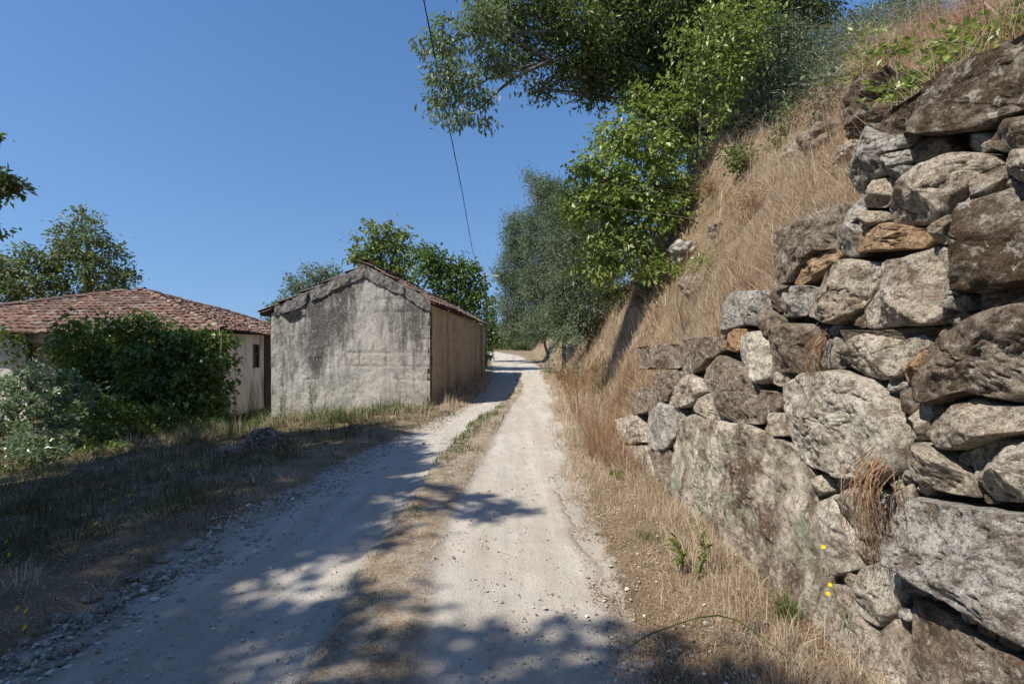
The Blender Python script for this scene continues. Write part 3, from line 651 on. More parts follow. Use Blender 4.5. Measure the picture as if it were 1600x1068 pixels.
for i_, (u_, v_, w_, lf_, lb_) in enumerate([
    (1010, 455, 26, 'olive', 'dull green bush at the shady foot of the bright green tree'), (1075, 330, 24, 'bright', 'light green sucker growth on the bank edge left of the slim trunk'),
    (975, 470, 20, 'olive', 'dull green bush low on the bank next to the nearest feathery tree'), (1165, 262, 20, 'olive', 'dull green scrub at the bank top under the dark trees'),
    (1215, 225, 20, 'olive', 'small dull green scrub below the dark trees, right of the pale trunk'), (1350, 120, 18, 'bright', 'light green low bush at the bank top left of the bramble'), (1040, 440, 20, 'bright', 'light green sprigs at the shady lower edge of the bright green tree'), (1300, 185, 20, 'acacia', 'blue-green scrub at the bank top near the pale feathery tree')]):
    c_ = bankhit(u_, v_); Yb = c_[1]; r_ = np.random.default_rng(800+i_); t_ = thing('bank_shrub', lb_, 'shrub', c_)
    bl_ = [(c_+r_.normal(0, 1, 3)*w_/800*Yb*0.7+[0, 0, .15], (w_/1100*Yb, w_/1100*Yb, w_/1300*Yb)) for k in range(5)]
    V, F, _ = blobs_leaves(bl_, 0.8, 0.085, 0.16, 24, 0.5, 0.2, r_, 0.3); mk('foliage', V, F, LM[lf_], t_)
    mb = MB()
    for c2, _r in bl_: mb.tube(spline([c_-[0, 0, .1], (c_+c2)/2+r_.normal(0, .04, 3), c2], 5), np.linspace(.015, .005, 5), 4)
    mb.build('stem', M['bark'], t_)
# --- trees beyond the buildings
tree('maple_tree', 'bright green tree with a ragged crown rising behind the barn ridge', 'tree', gb(-5.6, 32), [gb(-5.6, 32), PX(600, 450, 32), PX(597, 380, 32)], 0.2,
     [PB(598,362,32,22,14), PB(575,378,32,20,16), PB(618,382,32,22,18), PB(560,400,32,17,12), PB(595,400,32,30,20), PB(628,405,32,18,20), PB(580,420,32,26,16), PB(612,430,32,26,18), PB(583,352,32,9,8), PB(630,365,32,9,9)], LM['mid'], M['bark'],
     dens=0.9, size=0.26, clump=0.42, per=26, aspect=0.6, droop=0.3, seed=31)
tree('ivied_tree', 'dark bushy tree overgrown with creeper behind the right end of the barn roof', 'tree', gb(-3.4, 31), [gb(-3.4, 31), PX(705, 470, 31), PX(700, 410, 31)], 0.22,
     [PB(658,395,31,14,16), PB(678,410,31,22,18), PB(700,418,31,22,18), PB(725,425,31,22,18), PB(665,430,31,22,18), PB(700,445,31,28,22), PB(735,450,31,20,22), PB(715,475,31,26,22), PB(745,482,31,18,20), PB(755,455,31,8,12), PB(685,400,31,9,8), PB(742,412,31,8,9)], LM['ivy'], M['bark'],
     dens=1.1, size=0.22, clump=0.4, per=30, aspect=0.6, droop=0.5, seed=32)
tree('bushy_tree', 'grey-green rounded tree behind the left slope of the barn roof', 'tree', gb(-17, 46), [gb(-17, 46), PX(495, 480, 45), PX(492, 440, 45)], 0.25,
     [PB(500,430,45,26,14), PB(470,442,45,22,16), PB(525,440,45,20,16), PB(455,465,45,20,18), PB(490,460,45,30,22), PB(520,470,45,26,22), PB(450,490,45,20,18), PB(480,490,45,26,22)], LM['acacia'], M['bark'],
     dens=0.9, size=0.28, clump=0.5, per=40, aspect=0.4, droop=0.2, seed=33)
tree('laurel_tree', 'small deep green tree in the gap between house and barn', 'tree', gb(-15.5, 36), [gb(-15.5, 36), PX(432, 530, 36), PX(432, 490, 36)], 0.15,
     [PB(436,480,36,16,12), PB(428,500,36,13,14), PB(438,515,36,20,18), PB(425,525,36,14,10)], LM['ivy'], M['bark'], dens=1.0, size=0.22, clump=0.35, per=30, aspect=0.5, seed=34)
tree('hedge_tree', 'tall narrow dark green tree at the bend just past the barn', 'tree', gb(-2.6, 42), [gb(-2.6, 42), PX(768, 520, 42), PX(768, 480, 42)], 0.15,
     [PB(768,478,42,7,16), PB(772,500,42,10,16), PB(762,515,42,12,14), PB(775,522,42,11,14), PB(766,535,42,14,8), PB(755,530,42,10,12)], LM['ivy'], M['bark'], dens=1.2, size=0.26, clump=0.35, per=34, aspect=0.5, seed=35)
tree('broadleaf_tree', 'tall olive green tree with a spiky outline behind the tiled house', 'tree', gb(-23.5, 29), [gb(-23.5, 29), PX(140, 450, 29), PX(135, 370, 29)], 0.25,
     [PB(125,350,29,14,14), PB(150,372,29,22,16), PB(105,375,29,18,16), PB(130,395,29,32,20), PB(170,400,29,20,14), PB(185,420,29,18,14), PB(150,425,29,34,20), PB(105,415,29,26,20), PB(195,440,29,12,10), PB(120,450,29,34,16), PB(165,450,29,26,12), PB(88,395,29,12,10), PB(95,350,29,5,9), PB(130,335,29,6,8), PB(152,348,29,6,9), PB(180,385,29,7,8), PB(205,432,29,5,8)],
     LM['olive'], M['bark'], dens=0.85, size=0.22, clump=0.36, per=24, aspect=0.45, droop=0.1, seed=36)
tree('broadleaf_tree', 'wide darker tree at the left edge behind the tiled house', 'tree', gb(-27.5, 28), [gb(-27.5, 28), PX(20, 460, 28), PX(20, 420, 28)], 0.25,
     [PB(10,415,28,28,16), PB(45,410,28,22,14), PB(70,430,28,28,18), PB(25,440,28,36,20), PB(-30,430,28,36,24), PB(60,455,28,36,16), PB(5,462,28,40,16), PB(40,392,28,9,7), PB(72,405,28,9,8), PB(-60,400,28,40,40)],
     LM['olive'], M['bark'], dens=0.9, size=0.22, clump=0.38, per=28, aspect=0.45, droop=0.1, seed=37)
tree('hedge_tree', 'dark bushy tree closing the view where the lane bends out of sight', 'tree', gb(0.5, 68), [gb(0.5, 68), PX(808, 535, 68), PX(808, 515, 68)], 0.15,
     [PB(790,530,68,12,10), PB(805,520,68,16,12), PB(825,525,68,14,12), PB(845,532,66,14,10), PB(775,533,68,10,8), PB(815,538,67,20,6), PB(862,536,64,12,8)], LM['olive'], M['bark'], dens=1.4, size=0.3, clump=0.5, per=34, aspect=0.5, seed=38)
# far wood that closes the view along the lane
fw = []
rr = np.random.default_rng(77)
for k in range(14):
    x = -26+k*4.2+rr.uniform(-1, 1); y = 85+rr.uniform(-6, 10); fw.append(((x, y, 1.2+rr.uniform(1, 3.0)), (3.2, 3, 2.6)))
V, F, _ = blobs_leaves(fw, 0.9, 0.5, 0.9, 30, 0.5, 0.3, rr, 0.4)
tag(mk('far_wood', V, F, LM['olive']), 'dark green wood closing the view far behind the bend of the lane', 'wood', kind='stuff')

# --- trees at the left, mostly outside the frame; their boughs shade the verge and the lane
def over(gx_, gy_, h, r): return ((gx_-0.68*h, gy_-0.42*h, h), (r, r, r*0.6))
spotsA = []
hh = np.random.default_rng(3)
rowsA = {10.2: [-3.2,-4.2,-5.2], 9.6: [-2.7,-3.4,-4.3,-6.4,-7.2], 8.6: [-6.9,-7.9], 9.0: [-2.5,-3.6,-4.7,-5.8], 8.0: [-1.9,-3.0,-4.1,-5.3,-6.4], 7.0: [-1.75,-2.7,-3.7,-4.8,-6,-7], 6.0: [-1.9,-2.9,-4,-5.2,-6.4]}
rowsB = {4.6: [-1.7,-2.4], 5.0: [-1.9,-2.9,-4,-5.2], 4.1: [-2.1,-3.1,-4.2], 3.2: [-2.2,-3.1,-4.0], 2.4: [-1.6,-2.5,-3.3], 1.4: [-0.4,-1.4,-2.4,0.5]}
A = []; B = []
for y, xs in rowsA.items():
    for x in xs: A.append(over(x, y, hh.uniform(8.2, 9.8), 0.62))
A += [over(-1.45, 6.6, 8.6, 0.40), over(-1.35, 5.9, 8.6, 0.3), over(-1.5, 7.4, 8.6, .42), over(-1.25, 7.0, 8.4, .25), over(-2.3, 7.6, 9, .5), over(-2.3, 8.6, 9.2, .5), over(-1.9, 9.2, 9.2, .3), over(-1.7, 5.3, 8.5, .4), over(-2.3, 6.3, 8.5, .5), over(-4.2, 8.8, 9, .5), over(-4.7, 8.3, 9, .5), over(-3.7, 9.2, 9, .5), over(-1.9, 7.9, 9, .4), over(-2.0, 6.9, 9, .45), over(-2.1, 5.6, 9, .45)]
for x, y, rr_ in ((-1.2,5.75,.22),(-0.75,5.6,.16),(-0.45,5.35,.18),(-0.1,5.15,.14),(0.08,4.95,.10),(-0.7,5.0,.14),(-0.35,4.85,.10),(-1.3,5.0,.25)):
    A.append(over(x, y, 8.0, rr_))
for y, xs in rowsB.items():
    for x in xs: B.append(over(x, y, hh.uniform(8.0, 9.6), 0.56))
for x, y in ((-2.0,4.3),(-1.6,4.8),(-1.5,4.4),(-2.35,3.6),(-2.15,2.9),(-1.75,2.45),(-2.6,2.5),(-2.0,5.2)): B.append(over(x, y, 8.3, .40))
for x, y, rr_ in ((-1.2,2.9,.22),(-0.9,3.25,.2),(-0.75,2.7,.22),(-0.3,2.85,.17),(0.0,2.55,.2),(0.4,2.8,.14),(0.55,2.5,.18),(0.9,2.55,.2),(1.15,2.35,.15),(-0.5,2.35,.25),(0.2,2.2,.25),(-1.5,3.9,.16),(-1.1,4.2,.14)):
    B.append(over(x, y, 7.8, rr_))
# unseen crowns added to shade the creeper-covered house front and the shrub
C_ = [(( -17.0, 10.2, 7.4), (1.2,1.1,.8)), ((-14.9, 10.6, 7.6), (1.1,1.0,.7))]
for tx in np.arange(-13.4, -8.6, 0.8):
    for tz in (-0.4, 0.35, 0.9):
        h_ = 8.6+rr.uniform(-.3, .6); t_ = h_-tz; C_.append(((tx-.68*t_+rr.normal(0, .15), 14.3-.42*t_, h_), (.62, .62, .45)))
C0_ = [(( -16.2, 12.0, 8.6), (1.2,1.1,.8)), ((-14.6, 12.0, 9.0), (1.1,1.1,.8)), ((-17.4, 10.6, 8.0), (1.2,1.1,.8)), ((-15.6, 10.4, 8.8), (1.1,1.1,.8)), ((-13.4, 10.6, 8.8), (1.1,1.1,.8)), ((-12.9, 11.6, 9.6), (0.8,0.8,.6))]
for k in range(46):  # extra unseen crowns added to keep sky light off the verge
    gx_ = rr.uniform(-9.5, -3.4); gy_ = rr.uniform(-5, 8.0); h_ = rr.uniform(7.5, 12)
    (A if gy_ > 3.5 else B).append(((gx_-0.68*h_, gy_-0.42*h_, h_), (1.0, 1.0, 0.6)))
for k in range(34):  # low unseen crowns added at the left to block more sky
    gy_ = rr.uniform(-7, 4.5); gx_ = -rr.uniform(7.5, 13) if gy_ < 0 else -rr.uniform(8.5, 14)
    B.append(((gx_, gy_, rr.uniform(2.0, 7)), (1.1, 1.1, 1.0)))
for k in range(10): B.append(((rr.uniform(-7, 0), rr.uniform(-9, -5), rr.uniform(3, 8)), (1.2, 1.0, 1.0)))  # unseen crowns added behind the camera, also to block sky
tip = [PB(-4,272,8.8,12,8), PB(8,288,8.8,10,5), PB(22,291,8.8,8,3.5), PB(-22,292,8.8,14,10), PB(-6,305,8.8,7,4), PB(-18,358,8.8,8,4), PB(-16,212,8.8,7,4)]
ba = gb(-11.8, 5.5); bb = gb(-9.4, -1.5)
tree('roadside_tree', 'tall tree off the left edge whose leafy twig tips poke into view', 'tree', ba, [ba+[0,0,-.3], ba+[0.2,0,3], ba+[0.6,-0.4,6.5], ba+[0.9,-0.6,9]], 0.28, A+C_+tip, LM['olive'], M['bark'],
     dens=1.5, size=0.11, clump=0.14, per=36, aspect=0.6, droop=0.3, seed=41, shell=0.2, twigs=3)
tree('roadside_tree', 'tree behind the viewer known by its leafy shade across the lane, with unseen crowns added to block sky', 'tree', bb, [bb+[0,0,-.3], bb+[0.2,0,3], bb+[0.8,0.3,6], bb+[1.4,0.4,8.6]], 0.28, B, LM['olive'], M['bark'],
     dens=1.5, size=0.14, clump=0.2, per=30, aspect=0.6, droop=0.3, seed=42, shell=0.2, twigs=3)

# ---------------------------------------------------------------- tiled roofs
def tile_mat(name, a, b, c_):
    m = NT(name); i = m.island()
    c = m.ramp(i, [(0.0, a), (0.5, b), (0.85, c_), (1.0, (0.36, 0.31, 0.27))])
    c = m.mix(m.ramp(m.noise(1.4, 5, 0.65), [(0.42, 0.0), (0.62, 0.6)]), c, (0.17, 0.12, 0.10))
    c = m.mix(m.ramp(m.noise(16, 5, 0.7), [(0.55, 0.0), (0.68, 0.7)]), c, (0.30, 0.27, 0.23))
    m.col(c, 0.9); m.bump(m.noise(40, 4), 0.01, 0.8); return m.m
M['tile'] = tile_mat('old_clay_tile', (0.14, 0.08, 0.058), (0.235, 0.13, 0.095), (0.35, 0.21, 0.155))
M['tile_grey'] = tile_mat('weathered_tile', (0.12, 0.075, 0.06), (0.21, 0.13, 0.10), (0.30, 0.20, 0.155))
M['mortar'] = rock_mat('mortar', (0.40, 0.385, 0.37), (0.27, 0.255, 0.24), (0.10, 0.09, 0.085), 0.4, 0.15)
def inpoly(p, P):
    c = False; n = len(P)
    for i in range(n):
        a, b = P[i], P[(i+1) % n]
        if (a[1] > p[1]) != (b[1] > p[1]) and p[0] < (b[0]-a[0])*(p[1]-a[1])/(b[1]-a[1])+a[0]: c = not c
    return c
def tiles(poly, e0, e1, tw=0.24, tl=0.33, seed=0, jit=1.0, sag=None):
    """poly: 3-D corners of one plane; e0->e1 its eave line"""
    r = np.random.default_rng(seed); poly = [np.array(p, float) for p in poly]
    e = unit(np.array(e1, float)-np.array(e0, float)); nrm = unit(np.cross(poly[1]-poly[0], poly[2]-poly[0]))
    if nrm[2] < 0: nrm = -nrm
    up = unit(np.cross(nrm, e));
    if up[2] < 0: up = -up
    o = np.array(e0, float); P2 = [((p-o)@e, (p-o)@up) for p in poly]
    xs = [p[0] for p in P2]; ys = [p[1] for p in P2]; V = []; F = []; n = 0
    for j in range(int(max(ys)/tl)+2):
        for i in range(int((max(xs)-min(xs))/tw)+2):
            x = min(xs)+(i+0.5*(j % 2))*tw; y = min(ys)+j*tl-0.03
            if not (inpoly((x+tw/2, y+tl/2), P2)): continue
            dx, dy, lf = r.normal(0, 0.008*jit), r.normal(0, 0.014*jit), abs(r.normal(0, 0.008*jit)); sk = r.normal(0, 0.012*jit)
            w = tw*0.49; cx = x+tw/2+dx; y0, y1 = y+dy-0.02, y+tl+0.05+dy
            hi, lo = 0.05+lf, 0.012
            pts = [(cx-w, y0, hi-0.012), (cx-w*0.35, y0+sk, hi+0.018), (cx+w*0.35, y0+sk, hi+0.018), (cx+w, y0, hi-0.012),
                   (cx-w, y1, lo-0.012), (cx-w*0.35, y1, lo+0.018), (cx+w*0.35, y1, lo+0.018), (cx+w, y1, lo-0.012),
                   (cx-w, y0, hi-0.04), (cx+w, y0, hi-0.04)]
            V += [o+e*a+up*b+nrm*c for a, b, c in pts]
            F += [[n, n+1, n+5, n+4], [n+1, n+2, n+6, n+5], [n+2, n+3, n+7, n+6], [n+8, n+1, n, n], [n+8, n+9, n+2, n+1], [n+9, n+3, n+2, n+2]]; n += 10
    V = np.array(V)
    if sag is not None: V[:, 2] += sag(V[:, 0], V[:, 1])
    quads = [f for f in F if f[3] != f[2]]; tris = [f[:3] for f in F if f[3] == f[2]]
    return V, np.array(quads), np.array(tris)
def ridge_tiles(mb, a, b, rad=0.11, ln=0.36, seed=0, sag=None):
    a = np.array(a, float); b = np.array(b, float); L = np.linalg.norm(b-a); d = (b-a)/L; side = unit(np.cross(d, [0, 0, 1])); up = unit(np.cross(side, d)); r = np.random.default_rng(seed)
    for k in range(int(L/ln)):
        c0 = a+d*(k*ln); c1 = a+d*(k*ln+ln+0.05); th = np.linspace(0.05, np.pi-0.05, 7); R0 = rad*r.uniform(.95, 1.1); R1 = R0*0.85
        o = side*r.normal(0, .01)+up*r.normal(0.0, .008)
        V = [c0+o+side*np.cos(t)*R0+up*(np.sin(t)*R0*0.8+0.02) for t in th]+[c1+o+side*np.cos(t)*R1+up*np.sin(t)*R1*0.8 for t in th]
        V = np.array(V)
        if sag is not None: V[:, 2] += sag(V[:, 0], V[:, 1])
        mb.add(V, grid_faces(2, 7))

# ---------------------------------------------------------------- tiled house, left
house = thing('house', 'derelict white house with sagging red tiled hip roof, smothered in creeper, at left', 'house', (-14.7, 19, -0.6))
def plaster(name, pale, dirt, amt=0.5, stretch=(3, 3, 0.6)):
    m = NT(name); n = m.noise(1.0, 7, 0.65, m.map(stretch)); f = m.noise(30, 5, 0.65)
    c = m.mix(m.ramp(n, [(0.45, 0.0), (0.66, amt)]), pale, dirt); c = m.mix(m.ramp(f, [(0.5, 0.0), (0.7, 0.35)]), c, dirt)
    m.col(c, 0.95); p = m.bump(f, 0.008, 0.8); m.bump(m.noise(3, 4), 0.02, 0.5, p); return m.m
M['whitewash'] = plaster('whitewash', (0.66, 0.60, 0.54), (0.20, 0.165, 0.135), 0.9)
M['ochre'] = plaster('ochre_wall', (0.36, 0.31, 0.22), (0.16, 0.13, 0.09), 0.7)
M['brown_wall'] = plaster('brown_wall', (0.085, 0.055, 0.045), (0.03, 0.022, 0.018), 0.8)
HX0, HX1, HY0, HY1 = -20.6, -8.8, 15.5, 22.4; EZ = 2.06
def sagf(x, y): return 0.07*fbm(np.asarray(x)*0.5, np.asarray(y)*0.5, 0, 91, 2)-0.05
mb = MB(); mb.box(((HX0-15.3)/2-0.0, HY0+0.15, 0.45), (abs(HX0+15.3), 0.3, 3.1)); mb.box((-14.95, HY0+0.15, 0.45), (0.7, 0.3, 3.1)); mb.box((-14.15, HY0+0.15, 1.85), (0.9, 0.3, 0.3))
mb.box(((-13.4-8.8)/2-0.15, HY0+0.15, 0.45), (4.3, 0.3, 3.1)); mb.box((-13.55, HY0+0.15, 1.6), (0.3, 0.3, 0.8)); mb.box((-13.55, HY0+0.15, -0.35), (0.3, 0.3, 1.5))
wf = mb.build('front_wall', M['whitewash'], house)
mb = MB(); mb.box((HX0+0.15, 18.95, 0.45), (0.3, 6.3, 3.1)); mb.box((-14.7, HY1-0.15, 0.45), (11.8, 0.3, 3.1)); mb.build('rear_wall', M['whitewash'], house)
# end wall with window opening and uneven face
wy0, wy1, wz0, wz1 = 17.38, 17.86, 0.86, 1.68
mb = MB(); X = -8.95
for a, b, c, d in ((HY0, wy0, -1.1, 2.0), (wy1, 18.15, -1.1, 2.0), (wy0, wy1, -1.1, wz0), (wy0, wy1, wz1, 2.0)):
    mb.box((X, (a+b)/2, (c+d)/2), (0.3, b-a, d-c))
we = mb.build('end_wall', M['whitewash'], house)
mb = MB(); mb.box((X+0.01, (18.15+HY1)/2, 0.45), (0.34, HY1-18.15, 3.1)); bw = mb.build('end_wall_lower', M['brown_wall'], house); bw['label'] = 'dark brown stretch of the end wall'  # far stretch in a darker brown than the rest of the wall
mb = MB()
for yy in (wy0+0.03, wy1-0.03): mb.box((X+0.10, yy, (wz0+wz1)/2), (0.07, 0.06, wz1-wz0))
for zz in (wz0+0.03, wz1-0.03, (wz0+wz1)/2+0.1): mb.box((X+0.105, (wy0+wy1)/2, zz), (0.06, wy1-wy0-0.12, 0.05))
win = mb.build('window', M['dark_wood'], house)
mb = MB(); mb.box((X+0.06, (wy0+wy1)/2, (wz0+wz1)/2), (0.012, wy1-wy0, wz1-wz0)); mb.build('pane', M['glass'], win)
mb = MB(); mb.box((-14.15, HY0+0.12, 0.4), (0.9, 0.06, 2.6)); dr = mb.build('door', M['ochre'], house)
mb = MB(); mb.box((-13.66, HY0+0.03, 0.45), (0.07, 0.1, 2.5)); mb.box((-14.63, HY0+0.03, 0.45), (0.07, 0.1, 2.5)); mb.build('door_frame', M['dark_wood'], dr)
ov = 0.42
c00 = (HX0-ov, HY0-ov, EZ); c10 = (HX1+ov*0.7, HY0-ov, EZ); c11 = (HX1+ov*0.7, HY1+ov, EZ-0.05); c01 = (HX0-ov, HY1+ov, EZ)
pkL = (-14.35, 19.2, 3.72); pkR = (-13.75, 19.2, 3.72)
Vs = []; Qs = []; Ts = []; off = 0
for poly, a, b, sd in (([c00, c10, pkR, pkL], c00, c10, 1), ([c10, c11, pkR], c10, c11, 2), ([c00, pkL, c01], c01, c00, 3), ([c01, pkL, pkR, c11], c11, c01, 4)):
    V, q, t = tiles(poly, a, b, 0.21, 0.30, sd, 1.8, sagf); Vs.append(V); Qs.append(q+off); Ts.append(t+off); off += len(V)
roof = mk('roof', np.concatenate(Vs), [np.concatenate(Qs), np.concatenate(Ts)], M['tile'], house)
mb = MB()
for k, (a, b) in enumerate(((pkR, c10), (pkR, c11), (pkL, c00), (pkL, c01), (pkL, pkR))):
    a_ = np.array(a)+[0, 0, .03]; b_ = np.array(b)+[0, 0, .03]; ridge_tiles(mb, b_, a_, 0.11, 0.34, k, sagf)
mb.build('ridge_capping', M['tile_grey'], roof)
def deck(mb, poly, dz):
    P = np.array(poly, float); P[:, 2] -= dz; c = P.mean(0)
    # subdivided fan so it can follow the sag
    n = len(P)
    V = []; F = []
    for i in range(n):
        a, b = P[i], P[(i+1) % n]; m = 12
        base = len(V)
        for s in np.linspace(0, 1, m):
            for t in np.linspace(0, 1, m): V.append(c*(1-s)+(a*(1-t)+b*t)*s)
        F += (grid_faces(m, m)+base).tolist()
    V = np.array(V); V[:, 2] += sagf(V[:, 0], V[:, 1]); mb.add(V, np.array(F))
mb = MB()
for poly in ([c00, c10, pkR, pkL], [c10, c11, pkR], [c00, pkL, c01], [c01, pkL, pkR, c11]): deck(mb, poly, 0.03)
mb.build('roof_boards', M['dark_wood'], roof)

# ---------------------------------------------------------------- barn in the middle
barn = thing('barn', 'narrow stained concrete-block barn with gable end beside the lane', 'barn', (-4.3, 14, -0.3))
BR = np.array([-2.18, 13.6]); BL = np.array([-6.54, 13.9]); BV = np.array([0.68, 14.4])
zR, zL, zA, fA = 2.72, 2.50, 3.66, 0.398
ee = (BL-BR); wlen = np.linalg.norm(ee); ee = ee/wlen; nn = np.array([-ee[1], ee[0]]); nn = nn if nn[1] < 0 else -nn
def gable_top(f): return np.where(f < fA, zR+(zA-zR)*f/fA, zA+(zL-zA)*(f-fA)/(1-fA))
def block_mat(name, pale, mid, dark):
    m = NT(name); st = m.attr('stain'); jt = m.attr('joint')
    n = m.noise(7, 8, 0.72, m.map((1, 1, 0.22))); f = m.noise(30, 5, 0.7); g = m.noise(2.2, 6, 0.65)
    c = m.mix(m.ramp(g, [(0.35, 0.0), (0.65, 1.0)]), mid, pale)
    k = m.math('ADD', st, m.math('MULTIPLY', m.math('SUBTRACT', n, 0.5), 2.0))
    c = m.mix(m.ramp(k, [(0.30, 0.0), (0.75, 0.92)]), c, dark)
    c = m.mix(m.ramp(f, [(0.52, 0.0), (0.64, 0.75)]), c, dark)
    c = m.mix(m.ramp(m.noise(24, 4, 0.6), [(0.60, 0.0), (0.66, 0.7)]), c, (0.62, 0.59, 0.52))
    c = m.mix(m.ramp(m.noise(7, 3, 0.5), [(0.68, 0.0), (0.72, 0.6)]), c, (0.50, 0.48, 0.43))
    c = m.mix(m.math('MULTIPLY', jt, m.ramp(g, [(0.40, 0.1), (0.60, 0.85)])), c, (0.16, 0.14, 0.115))
    m.col(c, 0.95); p = m.bump(f, 0.015, 0.9); m.bump(m.noise(90, 4, 0.7), 0.006, 0.9, p); return m.m
M['block'] = block_mat('stained_block', (0.56, 0.53, 0.47), (0.42, 0.39, 0.34), (0.10, 0.092, 0.085))
M['side_plaster'] = block_mat('tan_plaster', (0.52, 0.44, 0.32), (0.40, 0.325, 0.225), (0.17, 0.135, 0.095))
def relief_wall(name, p0, dirv, nrm, length, top, z0, mat, stain, step=0.03, course=0.36, blk=0.75, groove=0.018, seed=0):
    s = np.arange(0, length+1e-6, length/round(length/step)); nt = 120; t = np.linspace(0, 1, nt)
    S, T = np.meshgrid(s, t, indexing='ij'); TP = top(S); Z = z0+(TP-z0)*T
    row = np.floor(Z/course); fz = Z/course-row; fx = S/blk+0.5*(row % 2)+0.13*vnoise(row, 0.5); fx = fx-np.floor(fx)
    gw = 0.06
    j = np.maximum(np.exp(-(np.minimum(fz, 1-fz)/gw*1.2)**2), np.exp(-(np.minimum(fx, 1-fx)/(gw*course/blk)*1.2)**2))
    j = j*np.clip(0.15+1.2*fbm(S*1.5, Z*1.5, 0, seed+3, 4), 0.0, 1)
    D = -groove*j+0.018*fbm(S*2.2, Z*2.2, 0, seed, 4)+0.006*fbm(S*12, Z*12, 0, seed+1, 3)
    P = np.array(p0)[None, None]+S[..., None]*np.array(dirv)+D[..., None]*np.array(nrm)
    V = np.concatenate([P, Z[..., None]], -1)
    return mk(name, V, grid_faces(len(s), nt), mat, barn, smooth=True, attrs={'stain': stain(S, Z, P), 'joint': j})
def gauss(x, c, w): return np.exp(-((x-c)/w)**2)
def stain_front(S, Z, P):
    u = 800+P[..., 0]/P[..., 1]*800; v = HOR-(Z-CAMH)/P[..., 1]*800
    k = 0.40+0.5*gauss(u, 497, 14)*sstep(620, 560, v)+0.42*gauss(u, 535, 24)*sstep(560, 500, v)+0.2*gauss(u, 470, 40)*sstep(540, 470, v)
    k += 0.36*gauss(u, 640, 26)*sstep(560, 510, v)-0.30*gauss(u, 585, 22)*sstep(420, 450, v)+0.22*sstep(480, 445, v)*gauss(u, 520, 60)-0.05*sstep(560, 620, v)
    return k+0.12*fbm(S*1.5, Z*0.5, 0, 8, 4)
relief_wall('gable_wall', BR, ee, nn, wlen, lambda S: gable_top(S/wlen), -0.9, M['block'], stain_front, seed=1)
sd = BV/np.linalg.norm(BV); sn = np.array([sd[1], -sd[0]])
def stain_side(S, Z, P): return 0.14+0.12*np.sin(S*2.2)*0+0.45*fbm(S*1.8, Z*0.25, 0, 18, 3)+0.25*sstep(0.9, 0.0, Z)
relief_wall('side_wall', BR+nn*0.0, sd, sn, np.linalg.norm(BV), lambda S: zR+0*S, -0.3, M['side_plaster'], stain_side, step=0.06, groove=0.006, seed=5)
# rear and far walls
mb = MB()
q = [BL, BL+BV, BR+BV]
for a, b, inn in ((BL, BL+BV, sn), (BL+BV, BR+BV, np.array([0, -1.0]))):
    d = (b-a)/np.linalg.norm(b-a); c = (a+b)/2+inn*0.16
    mb.box((c[0], c[1], 0.8), (np.linalg.norm(b-a), 0.3, 3.3), [[d[0], d[1], 0], [-d[1], d[0], 0], [0, 0, 1]])
gb_ = (BL+BV); apex = BR+BV+(BL-BR)*fA
mb.add(np.array([[*(BL+BV), 2.4], [*(BR+BV), 2.4], [*apex, zA-0.02]]), np.array([[0, 1, 2]]))
mb.build('rear_wall', M['block'], barn)
# ragged quoin of broken plaster at the near corner
r = np.random.default_rng(8); mb = MB()
z = -0.2
while z < 2.5:
    h = r.uniform(0.10, 0.24); w = r.uniform(0.10, 0.26); c = BR+nn*0.0+ee*0.04+sd*(w/2)+sn*0.0
    mb.box((c[0]+0.02, c[1], z+h/2), (0.10, w, h*0.93), [[sn[0], sn[1], 0], [sd[0], sd[1], 0], [0, 0, 1]]); z += h
mb.build('quoin', M['brown_wall'], barn)
mb = MB(); c = BR+sd*12.6+sn*0.05; mb.box((c[0], c[1], 1.1), (0.14, 0.35, 3.0), [[sn[0], sn[1], 0], [sd[0], sd[1], 0], [0, 0, 1]]); mb.build('pilaster', M['side_plaster'], barn)
# roof
def b3(p, z): return np.array([p[0], p[1], z])
apx = BR+(BL-BR)*fA; fo = nn*0.035; bo = -nn*0.2
slR = (zA-zR)/(fA*wlen); slL = (zA-zL)/((1-fA)*wlen); oR, oL = 0.15, 0.30
eR = BR-ee*oR; eL = BL+ee*oL; rt = 0.13
Rr0, Rr1 = b3(eR+fo, zR-slR*oR+rt), b3(eR+BV+bo, zR-slR*oR+rt); A0, A1 = b3(apx+fo, zA+rt), b3(apx+BV+bo, zA+rt)
L0, L1 = b3(eL+fo, zL-slL*oL+rt), b3(eL+BV+bo, zL-slL*oL+rt)
def sag2(x, y): return 0.03*fbm(np.asarray(x)*0.6, np.asarray(y)*0.6, 0, 92, 2)
Vs = []; Qs = []; Ts = []; off = 0
for poly, a, b, sd_ in (([Rr0, Rr1, A1, A0], Rr0, Rr1, 11), ([L0, A0, A1, L1], L1, L0, 12)):
    V, q, t = tiles(poly, a, b, 0.23, 0.33, sd_, 1.4, sag2); Vs.append(V); Qs.append(q+off); Ts.append(t+off); off += len(V)
broof = mk('roof', np.concatenate(Vs), [np.concatenate(Qs), np.concatenate(Ts)], M['tile_grey'], barn)
mb = MB(); ridge_tiles(mb, A0+[0, 0, .03], A1+[0, 0, .03], 0.11, 0.36, 3, sag2); mb.build('ridge_capping', M['tile_grey'], broof)
mb = MB()
for P in ((Rr0, Rr1, A1, A0), (L0, A0, A1, L1)):
    P = np.array(P)-[0, 0, 0.02]; Q = P-[0, 0, 0.05]; mb.add(np.vstack([P, Q]), np.array([[0,1,2,3],[7,6,5,4],[0,4,5,1],[1,5,6,2],[2,6,7,3],[3,7,4,0]]))
mb.build('roof_boards', M['dark_wood'], broof)
